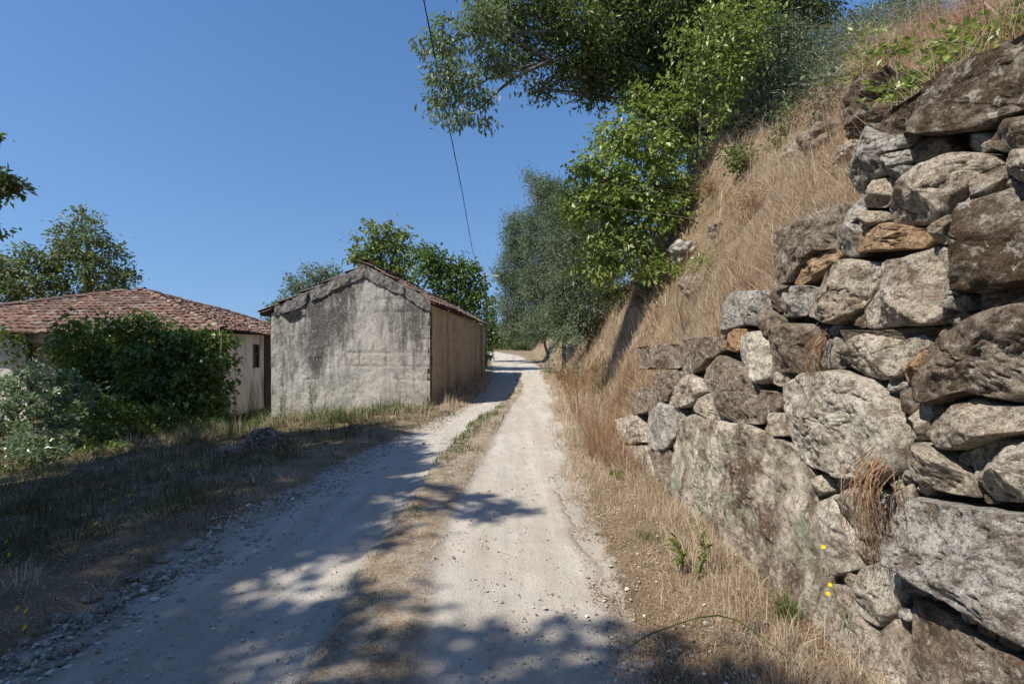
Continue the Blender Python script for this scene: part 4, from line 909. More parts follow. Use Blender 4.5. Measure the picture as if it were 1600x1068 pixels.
# grey mortar verge under the gable tiles, ragged below
def verge(a, b, w0, w1, seed, gaps=()):
    n = 70; t = np.linspace(0, 1, n); P = a[None]+(b-a)[None]*t[:, None]
    w = w0+(w1-w0)*t+0.05*fbm(t*9, seed, 0, seed, 4)
    for g0, g1, k in gaps: w = np.where((t > g0) & (t < g1), w*k, w)
    th = 0.075+0.02*fbm(t*14, seed, 2, seed+1, 3); rows = []
    N3 = np.array([nn[0], nn[1], 0])
    for s in np.linspace(0, 1, 14):
        bulge = th*(1-0.25*s**3)+0.012*fbm(t*40, s*4, seed, 77, 3)
        rows.append(P+N3*(bulge-0.02)[:, None]-np.array([0, 0, 1])*(w*s)[:, None])
    rows.append(P-N3*0.04-np.array([0, 0, 1])*w[:, None])
    return np.array(rows).transpose(1, 0, 2).reshape(-1, 3), grid_faces(n, 15)
mb = MB(); dz = np.array([0, 0, -0.012])
V, F = verge(b3(BR-ee*0.02, zR+rt)+dz, b3(apx, zA+rt)+dz, 0.30, 0.34, 4); mb.add(V, F)
V, F = verge(b3(apx, zA+rt)+dz, b3(BL-ee*0.12, zL+rt+slL*0.12)+dz, 0.34, 0.30, 6, ((0.60, 0.64, 0.35),)); mb.add(V, F)
mb.build('mortar_verge', M['mortar'], broof, smooth=True)
mb = MB(); c = BL-ee*0.42+nn*0.012; mb.add(np.array([b3(BL-ee*0.18+nn*.035, 2.53), b3(BL-ee*0.5+nn*.035, 2.30), b3(BL-ee*0.95+nn*.035, 2.52), b3(BL-ee*0.6+nn*.035, 2.60)]), np.array([[0, 1, 2, 3]])); mb.build('hole', M['cable'], barn)

# ---------------------------------------------------------------- creeper, shrubs
r = np.random.default_rng(61)
ivy = thing('creeper', 'dark green creeper smothering the front of the tiled house up to its eaves', 'climbing plant', (-11.5, 15, -0.6))
ib = []
for u in range(110, 350, 24):
    for v in range(535, 680, 26):
        ib.append(PB(u+r.uniform(-8, 8), v+r.uniform(-6, 6), 14.6+r.uniform(-0.3, 0.5), 22, 20, 0.6))
ib += [PB(110,520,14.3,24,16), PB(140,506,14.2,26,15), PB(175,503,14.3,24,12), PB(205,500,14.5,24,14), PB(240,508,14.6,24,12), PB(232,494,14.6,14,7), PB(280,522,14.8,26,12), PB(320,524,14.9,24,12), PB(350,535,15,16,16), PB(352,560,15.1,14,16), PB(345,600,15,14,18), PB(328,640,14.8,20,22), PB(95,530,14.2,10,8)]
V, F, CC = blobs_leaves(ib, 0.85, 0.125, 0.24, 26, 0.75, 0.9, r, 0.5)
mk('foliage', V, F, LM['ivy'], ivy)
mb = MB()
for k in range(26):
    x = r.uniform(-13, -8.7); P = spline([(x, 15.1, -0.9), (x+r.normal(0, .3), 14.9, 0.4), (x+r.normal(0, .5), 15.0, 1.3), (x+r.normal(0, .6), 15.2, 2.1)], 9); mb.tube(P, np.linspace(0.03, 0.01, 9), 5, 0.1)
P = spline([PX(338,500,14.4), PX(347,530,14.4), PX(343,560,14.5), PX(350,580,14.6)], 8); mb.tube(P, 0.02, 5)
mb.build('stem', M['bark_pale'], ivy, smooth=True)
iv2 = thing('creeper', 'small strand of creeper on the pale wall at the far left', 'climbing plant', (-15.2, 15.3, 0))
V, F, _ = blobs_leaves([PB(10,560,15.1,12,22,.15), PB(38,530,15.2,8,12,.12), PB(5,515,14.8,14,8,.3), PB(50,548,15.2,5,12,.12), PB(-20,540,14.9,20,26,.3)], 0.35, 0.12, 0.2, 16, 0.75, 0.8, r, 0.3)
mk('foliage', V, F, LM['ivy'], iv2)
mb = MB(); mb.tube(spline([(-15.2, 15.35, -0.8), PX(40, 575, 15.3), PX(38, 545, 15.3), PX(45, 522, 15.2)], 9), 0.012, 5); mb.build('stem', M['bark'], iv2)

def shrub(name, label, base, blobs, leaf, seed, size=0.09, dens=0.8, clump=0.18, per=26, aspect=0.45, droop=-0.3, group=None):
    r = np.random.default_rng(seed); t = thing(name, label, 'shrub', base, group)
    V, F, CC = blobs_leaves(blobs, dens, size, clump, per, aspect, droop, r, 0.45); mk('foliage', V, F, leaf, t)
    mb = MB(); b = np.array(base, float)
    for c, rad in blobs: mb.tube(spline([b+r.normal(0, .08, 3)*[1, 1, 0], (b+np.array(c))/2+r.normal(0, .1, 3), c], 6), np.linspace(min(0.028, clump*0.09), min(0.008, clump*0.04), 6), 5)
    mb.build('stem', M['bark'], t, smooth=True); return t
SS_ = shrub('silver_shrub', 'large pale silvery-green shrub at the left edge in front of the house', gb(-9.9, 10.8),
      [PB(40,590,11.2,30,18), PB(85,600,11.2,28,18), PB(10,610,11,26,22), PB(125,615,11.4,22,18), PB(55,630,10.8,34,24), PB(105,640,11.2,30,20), PB(10,660,10.6,30,26), PB(50,680,10.4,34,24), PB(95,690,10.8,24,16), PB(15,712,10.2,28,18), PB(60,572,11.4,14,8), PB(-30,620,11,30,40), PB(-30,690,10.6,30,40), PB(30,700,9.6,34,20), PB(70,715,9.4,24,14)], LM['silver_shrub'], 71, 0.10, 0.75, 0.11, 26, 0.62)
shrub('dark_shrub', 'dark shrub growing between the silvery shrub and the creeper', gb(-9.0, 12.6),
      [PB(150,640,12.4,34,26), PB(200,650,12.8,36,24), PB(150,680,11.8,34,18), PB(110,700,11,28,14), PB(250,655,13.2,34,22), PB(290,660,13.6,26,16), PB(215,680,12.4,26,12), PB(120,715,10.4,34,14), PB(60,735,9.2,34,12), PB(10,745,8.8,30,14), PB(170,700,11,34,14), PB(300,675,13,30,12)], LM['ivy'], 72, 0.10, 0.8)
shrub('bramble_bush', 'low leafy bush with pale stems at the corner of the white end wall', gb(-8.0, 14.9),
      [PB(330,640,14.6,14,12), PB(345,650,14.4,12,10), PB(318,655,14.2,14,10)], LM['mid'], 73, 0.09, 0.6)
shrub('roadside_bush', 'green bush against the far end of the barn wall', gb(-1.6, 29.2), [PB(755,550,29,8,9), PB(762,560,28.5,7,8), PB(750,565,28,8,8)], LM['mid'], 74, 0.14, 0.9)
shrub('bramble', 'bright green bramble trailing over the mossy top of the stone wall', (2.6, 3.3, 3.0),
      [PB(1395,150,3.6,20,10), PB(1425,130,3.5,20,13), PB(1455,105,3.4,20,14), PB(1480,90,3.3,18,12), PB(1535,75,3.1,20,16), PB(1555,50,3.1,18,14), PB(1580,35,3,14,12), PB(1455,65,3.6,14,10), PB(1500,62,3.4,10,8), PB(1390,70,3.9,12,5)], LM['bright'], 75, 0.06, 1.0, 0.09, 14, 0.6, 0.2)
shrub('bramble', 'small yellow-green bramble clump on the dry bank', gb(2.7, 8.1), [PB(1100,400,8,20,10), PB(1085,415,8,18,10), PB(1120,412,8,14,8)], LM['bright'], 76, 0.06, 0.35, 0.12, 12, 0.5)
shrub('bramble', 'green sprig high up on the dry bank near the pale feathery tree', gb(4.6, 8.2), [PB(1345,52,7.6,14,8), PB(1365,60,7.6,14,6), PB(1385,58,7.6,10,6)], LM['bright'], 77, 0.09, 0.5, 0.14, 12, 0.5)
shrub('broom_bush', 'grey-green bush on the bank in front of the pale rock', gb(2.6, 20.5), [PB(880,520,21,12,8), PB(862,570,21.5,6,14), PB(902,535,20.5,8,10), PB(870,540,22,8,10)], LM['acacia'], 78, 0.14, 0.7, 0.25, 26, 0.2)

# ---------------------------------------------------------------- grasses
def blades(P, h, w, lean=0.5, r=rng, curl=0.4):
    n = len(P); a = r.uniform(0, 2*np.pi, n); b = r.uniform(0, 2*np.pi, n); H = h*r.uniform(0.45, 1.25, n); W = w
    ld = np.stack([np.cos(a), np.sin(a), np.zeros(n)], -1)*(np.abs(r.normal(0, lean, n))*H)[:, None]; sd = np.stack([np.cos(b), np.sin(b), np.zeros(n)], -1)*np.reshape(W, (-1, 1))/2
    up = np.stack([np.zeros(n), np.zeros(n), H], -1); m = P+up*0.55+ld*0.35; t = P+up*(1-curl*r.uniform(0, 1, n)[:, None]*0.4)+ld
    V = np.stack([P-sd, P+sd, m+sd*0.7, m-sd*0.7, t], 1).reshape(-1, 3); i = np.arange(n)[:, None]*5
    return V, [i+np.array([[0, 1, 2, 3]]), i+np.array([[3, 2, 4]])]
def scatter(n, x0, x1, y0, y1, r, power=1.0):
    "more of them near than far"
    t = r.uniform(0, 1, n); y = y0*(y1/y0)**t if power else y0+(y1-y0)*t
    x = x0+(x1-x0)*r.uniform(0, 1, n); return x, y
def field(name, label, n, region, h, w, mat, seed, lean=0.5, clump=0.5, power=1, keep=None, per=22, lift=0.0, spread=0.05):
    """tufts of blades that splay outwards from a common root"""
    r = np.random.default_rng(seed); nt = n//per; x, y = scatter(nt, *region, r, power)
    k = fbm(x*1.7, y*1.7, 0, seed, 3) > (-1+clump*1.4+r.uniform(-0.5, 0.5, nt)*0.6)
    if keep is not None: k &= keep(x, y)
    x, y = x[k], y[k]; ts = np.exp(r.normal(0, 0.35, len(x))); hh = (h(x, y) if callable(h) else np.full(len(x), h))*ts
    hh = np.maximum(hh, 0.03); sp = np.repeat(spread*ts*(1+y*0.03), per); m = len(x)*per
    ox, oy = r.normal(0, 1, m)*sp, r.normal(0, 1, m)*sp
    X = np.repeat(x, per)+ox; Y = np.repeat(y, per)+oy; H = np.repeat(hh, per)*r.uniform(0.35, 1.2, m)
    if keep is not None:
        k2 = keep(X, Y); X, Y, H, ox, oy, sp = X[k2], Y[k2], H[k2], ox[k2], oy[k2], sp[k2]
    m = len(X); P = np.stack([X, Y, gz(X, Y)-0.015+lift], -1); W = np.maximum(w, Y*0.00075)*r.uniform(.5, 1.4, m)
    tl = np.repeat(r.normal(0, 0.42, (len(x), 2)), per, 0)
    tl = tl[k2] if keep is not None else tl
    ld = np.stack([ox/sp*0.45*lean+tl[:, 0]*lean+r.normal(0, .18*lean, m), oy/sp*0.45*lean+tl[:, 1]*lean+r.normal(0, .18*lean, m), 0*X], -1)*H[:, None]
    b = r.uniform(0, 2*np.pi, m); sd = np.stack([np.cos(b), np.sin(b), 0*b], -1)*W[:, None]/2; up = np.stack([0*H, 0*H, H], -1)
    md = P+up*0.6+ld*0.3; t = P+up*(0.95-0.35*r.uniform(0, 1, m)[:, None]*min(lean, 1.2))+ld
    V = np.stack([P-sd, P+sd, md+sd*0.7, md-sd*0.7, t], 1).reshape(-1, 3); i = np.arange(m)[:, None]*5
    return tag(mk(name, V, [i+np.array([[0, 1, 2, 3]]), i+np.array([[3, 2, 4]])], mat), label, 'grass', kind='stuff')
inbarn = lambda x, y: ~((y > 13.5+0*x) & (x > -6.6+(y-13.6)*0.047) & (x < -2.1+(y-13.6)*0.047) & (y < 28.2))
inhouse = lambda x, y: ~((x < -8.7) & (y > 15.4))
bankk = lambda x, y: (x > foot_x(y)+0.12)
field('dry_grass', 'tangled straw-coloured dry grass covering the steep bank above the wall', 150000, (2.05, 6.5, 2.6, 34), lambda x, y: 0.19+0.20*fbm(x*1.6, y*1.6, 0, 3, 3), 0.0045, M['straw'], 1, 1.6, 0.42, keep=bankk, per=30, spread=0.06)
field('dry_grass', 'rusty brown dead bracken and grass in patches on the bank', 60000, (2.05, 6.5, 2.6, 34), lambda x, y: 0.30+0.2*vnoise(x*1.3, y*1.3), 0.006, M['straw_red'], 2, 1.1, 0.75, keep=bankk, spread=0.09)
field('bank_weeds', 'scattered yellow-green weeds growing through the dry grass of the bank', 9000, (2.05, 6.0, 3, 30), 0.16, 0.006, M['grass_green'], 32, 1.0, 0.95, keep=bankk, per=14)
field('dry_grass', 'long pale seed stalks sticking up out of the grass on the bank', 9000, (2.05, 6.5, 2.6, 30), 0.62, 0.0028, M['straw'], 31, 0.5, 0.7, keep=bankk, per=5, spread=0.12)
field('dry_grass', 'dry grass spilling over the stepped top edge of the stone wall', 9000, (2.06, 2.25, 2.5, 9.5), 0.26, 0.004, M['straw'], 33, 2.2, 0.35, keep=bankk, per=24, lift=0.03)
field('dry_grass', 'thin dry grass and weeds on the verge between the lane and the stone wall', 52000, (0.6, 2.1, 2.0, 30), lambda x, y: 0.06+0.15*sstep(4, 9, y)+0.10*sstep(0.35, 0.8, x-road_r(y)), 0.0035, M['straw'], 3, 0.8, 0.45, keep=lambda x, y: (x > road_r(y)-0.05+0.22*vnoise(y*2, 3)) & ((x < 1.66) | (y > 8.6)))
field('dry_grass', 'rusty dry stalks standing against the far end of the stone wall', 15000, (1.2, 2.6, 6.2, 26), 0.42, 0.004, M['straw_red'], 4, 0.5, 0.4, keep=lambda x, y: (x > road_r(y)+0.35) & ((x < 1.68) | (y > 8.6)))
field('verge_grass', 'mixed green and dry grass on the shaded verge left of the lane', 110000, (-11, -1.2, 2.0, 17), lambda x, y: 0.07+0.09*sstep(0.1, 1.8, road_l(y)-x)+0.06*vnoise(x*1.5, y*1.5), 0.005, M['grass_mix'], 5, 0.9, 0.25, keep=lambda x, y: (x < road_l(y)+0.04+0.16*vnoise(y*1.7, 8)) & inbarn(x, y) & inhouse(x, y))
field('dry_grass', 'dry straw tufts scattered over the verge left of the lane', 24000, (-11, -1.2, 2.0, 17), 0.14, 0.0045, M['straw'], 6, 1.4, 0.6, keep=lambda x, y: (x < road_l(y)-0.05) & inbarn(x, y) & inhouse(x, y))
field('median_grass', 'short dry and green grass strip between the two wheel tracks', 42000, (-1.15, 0.5, 2.0, 24), lambda x, y: 0.035+0.05*sstep(5, 8, y)*sstep(15, 9, y), 0.004, M['grass_mix'], 7, 0.9, 0.55, per=12, lift=0.035,
      keep=lambda x, y: (x > med_lr(y)[0]-0.03) & (x < med_lr(y)[1]+0.03) & ((y > 4.6) | (vnoise(x*5, y*5) > -0.2)))
field('median_grass', 'greener tufts along the left side of the middle strip', 26000, (-1.15, 0.3, 4.6, 15), 0.085, 0.0045, M['grass_green'], 8, 0.6, 0.6, per=16, lift=0.035,
      keep=lambda x, y: (np.abs(x-(med_lr(y)[0]+0.10)) < 0.16+0.06*vnoise(y*2, 1)))
field('tall_grass', 'sunlit yellow-green grass and weeds at the foot of the barn and the house', 30000, (-10, -1.4, 9.5, 15.5), 0.30, 0.007, M['grass_green'], 9, 0.45, 0.6, power=0, keep=lambda x, y: (x < road_l(y)-0.5) & inbarn(x, y) & inhouse(x, y) & (y > 11.6+0.35*(x+2.2)*0) & (x < -2.0))
field('dry_grass', 'dry yellow grass along the foot of the barn walls', 22000, (-8.5, -0.9, 11.3, 28), 0.26, 0.006, M['straw'], 10, 0.6, 0.5, power=1, keep=lambda x, y: (x < road_l(y)-0.1) & inbarn(x, y) & ((y < 14) | (x > -2.6)))

field('median_grass', 'flattened straw lying on the middle strip between the ruts', 26000, (-1.15, 0.5, 2.0, 24), 0.045, 0.0035, M['straw'], 71, 1.6, 0.5, per=8, lift=0.035, keep=lambda x, y: (x > med_lr(y)[0]-0.05) & (x < med_lr(y)[1]+0.05))
# litter: dead leaves and bits on the verge and strip
def litter(name, label, n, region, size, seed, mat, keep, asp=0.5):
    r = np.random.default_rng(seed); x, y = scatter(n, *region, r); k = keep(x, y); x, y = x[k], y[k]
    P = np.stack([x, y, gz(x, y)+0.008], -1); D = r.standard_normal((len(x), 3))*[1, 1, 0.15]; D = unit(D); N = r.standard_normal((len(x), 3))*[0.35, 0.35, 0]+[0, 0, 1]; S = unit(np.cross(D, N)); L = (size*r.uniform(.4, 1.4, len(x)))[:, None]
    V = np.stack([P, P+D*L*.5+S*L*asp*.5+[0, 0, .006], P+D*L, P+D*L*.5-S*L*asp*.5], 1).reshape(-1, 3)
    tag(mk(name, V, np.arange(len(V)).reshape(-1, 4), mat), label, 'litter', kind='stuff')
litter('leaf_litter', 'brown dead leaves and twigs strewn along the foot of the stone wall', 30000, (0.5, 2.0, 1.9, 16), 0.014, 1, M['straw_red'], lambda x, y: (x > road_r(y)-0.02+0.2*vnoise(y*3, 1)) & (x < 1.68))
litter('leaf_litter', 'dry leaf bits scattered over the middle strip and left verge', 26000, (-8, -0.3, 1.9, 14), 0.015, 2, M['straw'], lambda x, y: (x < road_l(y)+0.05) | ((x > med_lr(y)[0]) & (x < med_lr(y)[1])))

# gravel
ICO = None
def pebbles(name, label, x, y, size, mat, seed, kind='stuff', sink=0.3):
    r = np.random.default_rng(seed); n = len(x)
    base = np.array([[0,0,1],[.894,0,.447],[.276,.851,.447],[-.724,.526,.447],[-.724,-.526,.447],[.276,-.851,.447],[.724,.526,-.447],[-.276,.851,-.447],[-.894,0,-.447],[-.276,-.851,-.447],[.724,-.526,-.447],[0,0,-1]], float)
    fc = np.array([[0,1,2],[0,2,3],[0,3,4],[0,4,5],[0,5,1],[1,6,2],[2,7,3],[3,8,4],[4,9,5],[5,10,1],[6,7,2],[7,8,3],[8,9,4],[9,10,5],[10,6,1],[11,7,6],[11,8,7],[11,9,8],[11,10,9],[11,6,10]])
    s = size*np.exp(r.normal(0, 0.45, n)); sc = np.stack([s, s*r.uniform(.6, 1.1, n), s*r.uniform(.35, .7, n)], -1); a = r.uniform(0, 6.28, n)
    V = base[None]*(1+0.22*r.standard_normal((n, 12, 1)))*sc[:, None]; c, s_ = np.cos(a)[:, None], np.sin(a)[:, None]
    V = np.stack([V[..., 0]*c-V[..., 1]*s_, V[..., 0]*s_+V[..., 1]*c, V[..., 2]], -1)
    P = np.stack([x, y, gz(x, y)+0.012+sc[:, 2]*(1-sink)*0.5], -1); V = (V+P[:, None]).reshape(-1, 3); F = (fc[None]+np.arange(n)[:, None, None]*12).reshape(-1, 3)
    return tag(mk(name, V, F, mat), label, 'gravel', kind=kind)
def peb_mat():
    m = NT('pebble'); c = m.ramp(m.island(), [(0, (0.20, 0.18, 0.155)), (0.4, (0.33, 0.30, 0.26)), (0.8, (0.46, 0.43, 0.38)), (1, (0.62, 0.60, 0.55))]); m.col(c, 0.95); m.bump(m.noise(120, 3), 0.003, 1.0); return m.m
M['pebble'] = peb_mat()
r = np.random.default_rng(44)
y = 1.9*(20/1.9)**r.uniform(0, 1, 3200); x = road_l(y)+np.abs(r.normal(0, 0.28, 3200))-0.12+0.2*vnoise(y*1.5, 4)
pebbles('gravel', 'loose grey stones along the left edge of the lane', x, y, 0.010, M['pebble'], 1)
y = 1.9*(30/1.9)**r.uniform(0, 1, 9000); x = road_l(y)+(road_r(y)-road_l(y))*r.uniform(0, 1, 9000)
pebbles('gravel', 'small loose pebbles scattered over the lane', x, y, 0.005, M['pebble'], 2)
y = 1.9*(20/1.9)**r.uniform(0, 1, 1500); x = road_r(y)+r.normal(0.2, 0.3, 1500); k = x < 1.65; pebbles('gravel', 'gravel and grit on the verge right of the lane', x[k], y[k], 0.006, M['pebble'], 3)

# ---------------------------------------------------------------- single rocks
def rock(name, label, c, rad, mat, seed, group=None, cat='rock', seg=28, rough=0.22, parent=None):
    th = np.linspace(0, np.pi, seg); ph = np.linspace(0, 2*np.pi, seg*2, endpoint=False); T, Pp = np.meshgrid(th, ph, indexing='ij')
    d = np.stack([np.sin(T)*np.cos(Pp), np.sin(T)*np.sin(Pp), np.cos(T)], -1); r = np.random.default_rng(seed)
    R = np.ones(T.shape)
    for k in range(12):
        n = unit(r.standard_normal(3)); R = np.minimum(R, r.uniform(.62, .95)/np.maximum((d@n), 1e-3)*1.0)
    R = R*(1+rough*0.5*fbm(d[..., 0]*1.6+seed, d[..., 1]*1.6, d[..., 2]*1.6, 3, 5, 0.6))
    V = d*R[..., None]*np.array(rad)+np.array(c)
    o = mk(name, V, grid_faces(seg, seg*2, 0, True), mat, parent, smooth=True, origin=None if parent else c)
    return tag(o, label, cat, group)
r = np.random.default_rng(55)
for i, (u, v, s) in enumerate([(295,858,.05),(255,880,.04),(210,905,.045),(142,937,.05),(180,945,.04),(92,965,.05),(98,1022,.06),(330,830,.035),(365,812,.035),(30,1040,.06)]):
    Y = CAMH*800/(v-HOR); x = (u-800)/800*Y
    lab = ['small pale stone in the grass at the left lane edge', ][0]
    rock('fieldstone', 'pale fist-sized stone lying loose at the shaded left edge of the lane', (x, Y, float(gz(x, Y))+s*.25), (s*1.2, s, s*.6), M['granite_grey'], i+200, 'loose stones at the left lane edge', 'stone', 14)
rock('boulder', 'dark low boulder in the shade on the verge before the barn', (*[-4.15, 8.6], float(gz(-4.15, 8.6))+0.10), (0.48, 0.32, 0.26), M['granite_moss'], 301)
rock('boulder', 'smaller dark stone leaning beside the low boulder', (*[-4.55, 8.3], float(gz(-4.55, 8.3))+0.03), (0.28, 0.25, 0.15), M['granite_brown'], 302)
rock('rock_outcrop', 'pale grey rock face rising from the verge at the foot of the feathery trees', bankhit(888, 560)+[.35, 0, .1], (0.55, 2.4, 0.8), M['granite_grey'], 313, seg=40, rough=0.5)
rock('rock_outcrop', 'dark cracked rock further along beside the pale rock face', bankhit(858, 556)+[.3, 0, .1], (0.5, 2.0, 0.7), M['granite_brown'], 304, seg=30, rough=0.5)
rock('rock_outcrop', 'dark rock tucked right behind the mossy coping of the wall', PX(1362, 170, 4.3), (0.28, 0.3, 0.22), M['granite_moss'], 309, seg=36, rough=0.6)
for i_, (u_, v_, sz_, mt_, lb_) in enumerate([
    (1085, 452, .30, 'granite_brown', 'brown rock ledge sunk in the dry grass halfway up the bank'), (1062, 400, .36, 'granite_grey', 'grey rock jutting from the bank under the bright green tree'),
    (1240, 245, .24, 'granite', 'rounded weathered rock half buried in straw high on the bank'), (1292, 215, .27, 'granite_brown', 'rough brown rock half buried above the stepped wall top'),
    (1330, 240, .16, 'granite', 'small pale rock in the straw just left of the mossy coping'), (1120, 360, .18, 'granite_brown', 'small dark rock in the middle of the dry bank')]):
    c_ = bankhit(u_, v_); rock('rock_outcrop', lb_, c_+np.array([sz_*.12, 0, sz_*.05]), (sz_, sz_*1.4, sz_*.8), M[mt_], 400+i_, seg=36, rough=0.7)
for i_, (u_, v_, lb_) in enumerate([(1180, 330, 'rusty dead bush in the middle of the dry bank'), (1110, 300, 'rusty dead bush below the slim pale-stemmed tree'), (1290, 190, 'rusty dead bush high on the bank near the tree edge'), (1000, 470, 'rusty dead bush low on the bank beneath the bright green tree'), (1400, 115, 'rusty dead bush at the bank top beside the bramble')]):
    c_ = bankhit(u_, v_); t_ = thing('dead_bush', lb_, 'bush', c_); r_ = np.random.default_rng(600+i_); mb = MB()
    for k in range(70):
        d_ = unit(r_.normal(0, 1, 3)*[1, 1, .5]+[-.2, 0, .9])*r_.uniform(.2, .5); mb.tube(spline([c_, c_+d_*.5+r_.normal(0, .03, 3), c_+d_+r_.normal(0, .05, 3)], 5), np.linspace(.004, .0015, 5), 3)
    mb.build('stem', M['straw_red'], t_)
    C_p = c_+unit(r_.normal(0, 1, (500, 3))*[1, 1, .6]+[-.2, 0, .6])*r_.uniform(.12, .5, (500, 1)); V, F = leaf_geo(C_p, .05, .35, .4, None, r_); mk('foliage', V, F, M['straw_red'], t_)
rock('rock_outcrop', 'dark earthy mound standing in for a shaded hollow below the bright green tree', bankhit(1035, 420)+[.25, 0, -.1], (0.4, 0.7, 0.35), M['wall_core'], 310, seg=30, rough=0.6)  # dark mound put where the earthy hollow lies in shade

# ---------------------------------------------------------------- plants that stand singly
def tuft(name, label, c, n, h, w, mat, seed, spread=0.06, lean=0.5, group=None, cat='grass tuft'):
    r = np.random.default_rng(seed); P = np.array(c)+r.normal(0, spread, (n, 3))*[1, 1, 0.1]; V, F = blades(P, h, w, lean, r)
    return tag(mk(name, V, F, mat, origin=c), label, cat, group)
def hanging(name, label, top, n, ln, mat, seed, spread, cat):
    r = np.random.default_rng(seed); mb = MB()
    for k in range(n):
        s = np.array(top)+r.normal(0, 1, 3)*[0.02, spread, 0.04]; L = ln*r.uniform(.4, 1.1); e = s+[-0.05*r.uniform(0, 1), r.normal(0, .07), -L]
        mb.tube(spline([s, s*0.5+e*0.5+[-0.05, r.normal(0, .04), L*.1], e], 7), np.linspace(.0022, .0009, 7), 3)
    return tag(mb.build(name, mat, origin=top), label, cat)
t_, z_ = wallpt(1415, 728); hanging('dry_roots', 'tuft of rust-coloured dead grass hanging down the face of the stone wall', (WX0+WB*z_-0.13, t_, z_), 80, 0.42, M['straw_red'], 1, 0.05, 'dead plant')
t_, z_ = wallpt(1305, 525); hanging('dry_roots', 'small reddish dead sprig in a joint of the wall', (WX0+WB*z_-0.07, t_, z_), 30, 0.25, M['straw_red'], 2, 0.03, 'dead plant')
def gpt(u, v): Y = CAMH*800/(v-HOR); x = (u-800)/800*Y; return (x, Y, float(gz(x, Y)))
tuft('grass_tuft', 'fresh green grass tuft at the foot of the wall below the yellow flowers', (1.55, 2.88, 0.07), 130, 0.17, 0.004, M['grass_green'], 3, 0.035, 0.5)
tuft('grass_tuft', 'green weed tuft in the dry verge halfway along the wall', gpt(1010, 850), 70, 0.13, 0.004, M['grass_green'], 4, 0.05, 0.8)
tuft('grass_tuft', 'dark green tuft of broad blades in the shaded left verge', gpt(270, 800), 160, 0.16, 0.008, M['grass_green'], 5, 0.18, 0.8)
tuft('grass_tuft', 'dense green tuft at the near end of the middle strip', gpt(655, 800), 90, 0.07, 0.004, M['grass_green'], 6, 0.07, 0.6)
tuft('grass_tuft', 'tall rusty dry tuft on the right verge before the wall end', gpt(925, 720), 110, 0.40, 0.004, M['straw_red'], 7, 0.05, 0.25)
# tall weeds
def weed(label, c, h, seed):
    r = np.random.default_rng(seed); t = thing('tall_weed', label, 'weed', c, 'tall green weeds'); c = np.array(c, float); mb = MB(); Cs = []
    for k in range(r.integers(2, 4)):
        b = c+r.normal(0, .05, 3)*[1, 1, 0]; e = b+[r.normal(0, .06), r.normal(0, .06), h*r.uniform(.75, 1.1)]; P = spline([b, (b+e)/2+r.normal(0, .02, 3), e], 9); mb.tube(P, np.linspace(.006, .002, 9), 4)
        Cs.append(np.repeat(P[1:], 6, 0)+r.normal(0, .012, (48, 3)))
    mb.build('stem', M['grass_green'], t); V, F = leaf_geo(np.concatenate(Cs), 0.07, 0.25, -0.2, None, r); mk('foliage', V, F, LM['mid'], t)
weed('tall green weed on the right verge, nearest the lane', gpt(925, 640), 1.15, 1)
weed('tall green weed against the dry bank, right of the one nearest the lane', gpt(940, 645), 1.2, 2)
weed('tall green weed furthest along the right verge', gpt(905, 615), 1.0, 3)
weed('tall green weed standing against the pale gable wall', (-5.2, 13.35, float(gz(-5.2, 13.35))), 1.0, 4)
weed('shorter green weed by the left part of the gable wall', (-6.0, 13.4, float(gz(-6.0, 13.4))), 0.75, 5)
weed('leafy weed on the low verge by the middle of the wall foot', gpt(1060, 900), 0.28, 6)
# yellow flowers
def petal():
    m = NT('yellow_petal'); m.col((0.75, 0.52, 0.01), 0.6); return m.m
M['petal'] = petal()
def flower(label, base, head, seed, rad=0.012, group=None):
    r = np.random.default_rng(seed); t = thing('yellow_flower', label, 'flower', base, group); base = np.array(base, float); head = np.array(head, float)
    mb = MB(); mb.tube(spline([base, (base+head)/2+r.normal(0, .015, 3), head], 8), .0015, 4); mb.build('stem', M['grass_green'], t)
    n = 16; a = np.linspace(0, 2*np.pi, n, endpoint=False); V = []; F = []
    ax = unit(np.array([-0.4, -0.7, 0.6])); s1 = unit(np.cross(ax, [0, 0, 1])); s2 = np.cross(ax, s1)
    for k in range(n):
        d = s1*np.cos(a[k])+s2*np.sin(a[k]); p = np.cross(ax, d)*rad*.22; L = rad*r.uniform(.85, 1.1); b = len(V); V += [head, head+d*L*.6+p+ax*.002, head+d*L+ax*.001, head+d*L*.6-p+ax*.002]; F.append([b, b+1, b+2, b+3])
    mk('petals', V, np.array(F), M['petal'], t)
def wp(u, v, off): t, z = wallpt(u, v); return (WX0+WB*z-off, t, z)
flower('yellow flower highest on the wall beside the hanging dead grass', wp(1352, 985, .1), wp(1337, 854, .16), 1, .012)
flower('upper of the two yellow flowers close together on the wall', wp(1360, 990, .1), wp(1349, 913, .16), 2, .011)
flower('lower of the two yellow flowers close together on the wall', wp(1358, 995, .1), wp(1349, 927, .17), 3, .011)
for i, (u, v) in enumerate([(8,828),(12,862),(24,963),(38,963),(148,817),(177,765),(200,760),(305,707),(170,742),(36,985),(322,712)]):
    b = gpt(u, v+28); flower('small yellow flower among the shaded grass of the left verge', b, (b[0]+.01, b[1], b[2]+.13), 20+i, .018, 'yellow flowers in the left verge')
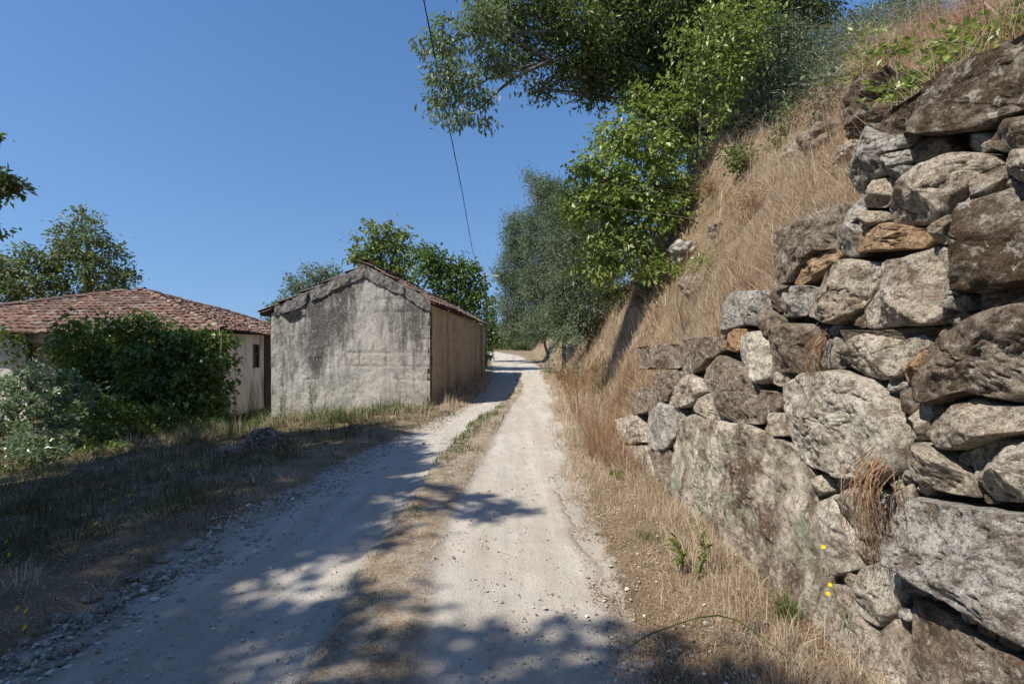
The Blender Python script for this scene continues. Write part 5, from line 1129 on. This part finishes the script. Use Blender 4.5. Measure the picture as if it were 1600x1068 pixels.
# long green runner over the verge at the bottom
bb_ = MB(); bb_.tube(spline([gpt(980, 1012), (0.75, 2.6, 0.16), (1.1, 2.62, 0.22), (1.35, 2.4, 0.10), (1.5, 2.2, 0.05)], 16), .0035, 5)
tag(bb_.build('bramble_runner', M['grass_green']), 'long thin green runner arching over the verge at the bottom right', 'runner')
# small prickly plant
pp = thing('small_cactus', 'little yellow-green flat-leaved plant at the wall end', 'plant', gpt(965, 752))
c = np.array(gpt(965, 752)); V, F = leaf_geo(c+np.random.default_rng(2).normal(0, .02, (9, 3))*[1, 1, .5]+[0, 0, .02], 0.10, 0.8, -1.2, None, np.random.default_rng(3)); mk('leaf', V, F, LM['bright'], pp)
mb = MB(); mb.tube([c, c+[0, 0, .05]], .006, 5); mb.build('stem', M['grass_green'], pp)

# ---------------------------------------------------------------- pole, cable
pz = float(gz(-2.0, 33.5)); pole = thing('utility_pole', 'grey wooden pole half hidden in the trees past the barn', 'pole', (-1.72, 33.5, pz))
mb = MB(); mb.tube([(-1.72, 33.5, pz-.3), (-1.75, 33.5, 3), (-1.80, 33.5, 6.4)], [.13, .115, .09], 10); mb.build('post', M['wood_pole'], pole, smooth=True)
mb = MB(); mb.tube([(-1.80, 33.45, 6.15), (-1.72, 33.3, 6.25), (-1.45, 33.3, 6.3), (-1.15, 33.3, 6.22)], .02, 6); ar = mb.build('lamp_arm', M['white_metal'], pole)
mb = MB(); mb.box((-1.02, 33.3, 6.18), (.34, .16, .09)); mb.build('lamp_head', M['white_metal'], ar)
mb = MB(); K = spline([(-1.80, 33.5, 6.3), PX(742, 405, 29.5), PX(722, 300, 17.5), PX(700, 190, 12), PX(662, 0, 9.1), (-1.4, 3, 8.4), (-1.2, -14, 9.4)], 90)
th = np.arange(90)*1.1; mb.tube(K, .012, 5)
K2 = K+np.stack([np.cos(th), 0*th, np.sin(th)], -1)*.013; mb.tube(K2, .006, 4)
tag(mb.build('overhead_cable', M['cable']), 'black twisted cable strung over the lane from above to the far pole', 'cable')
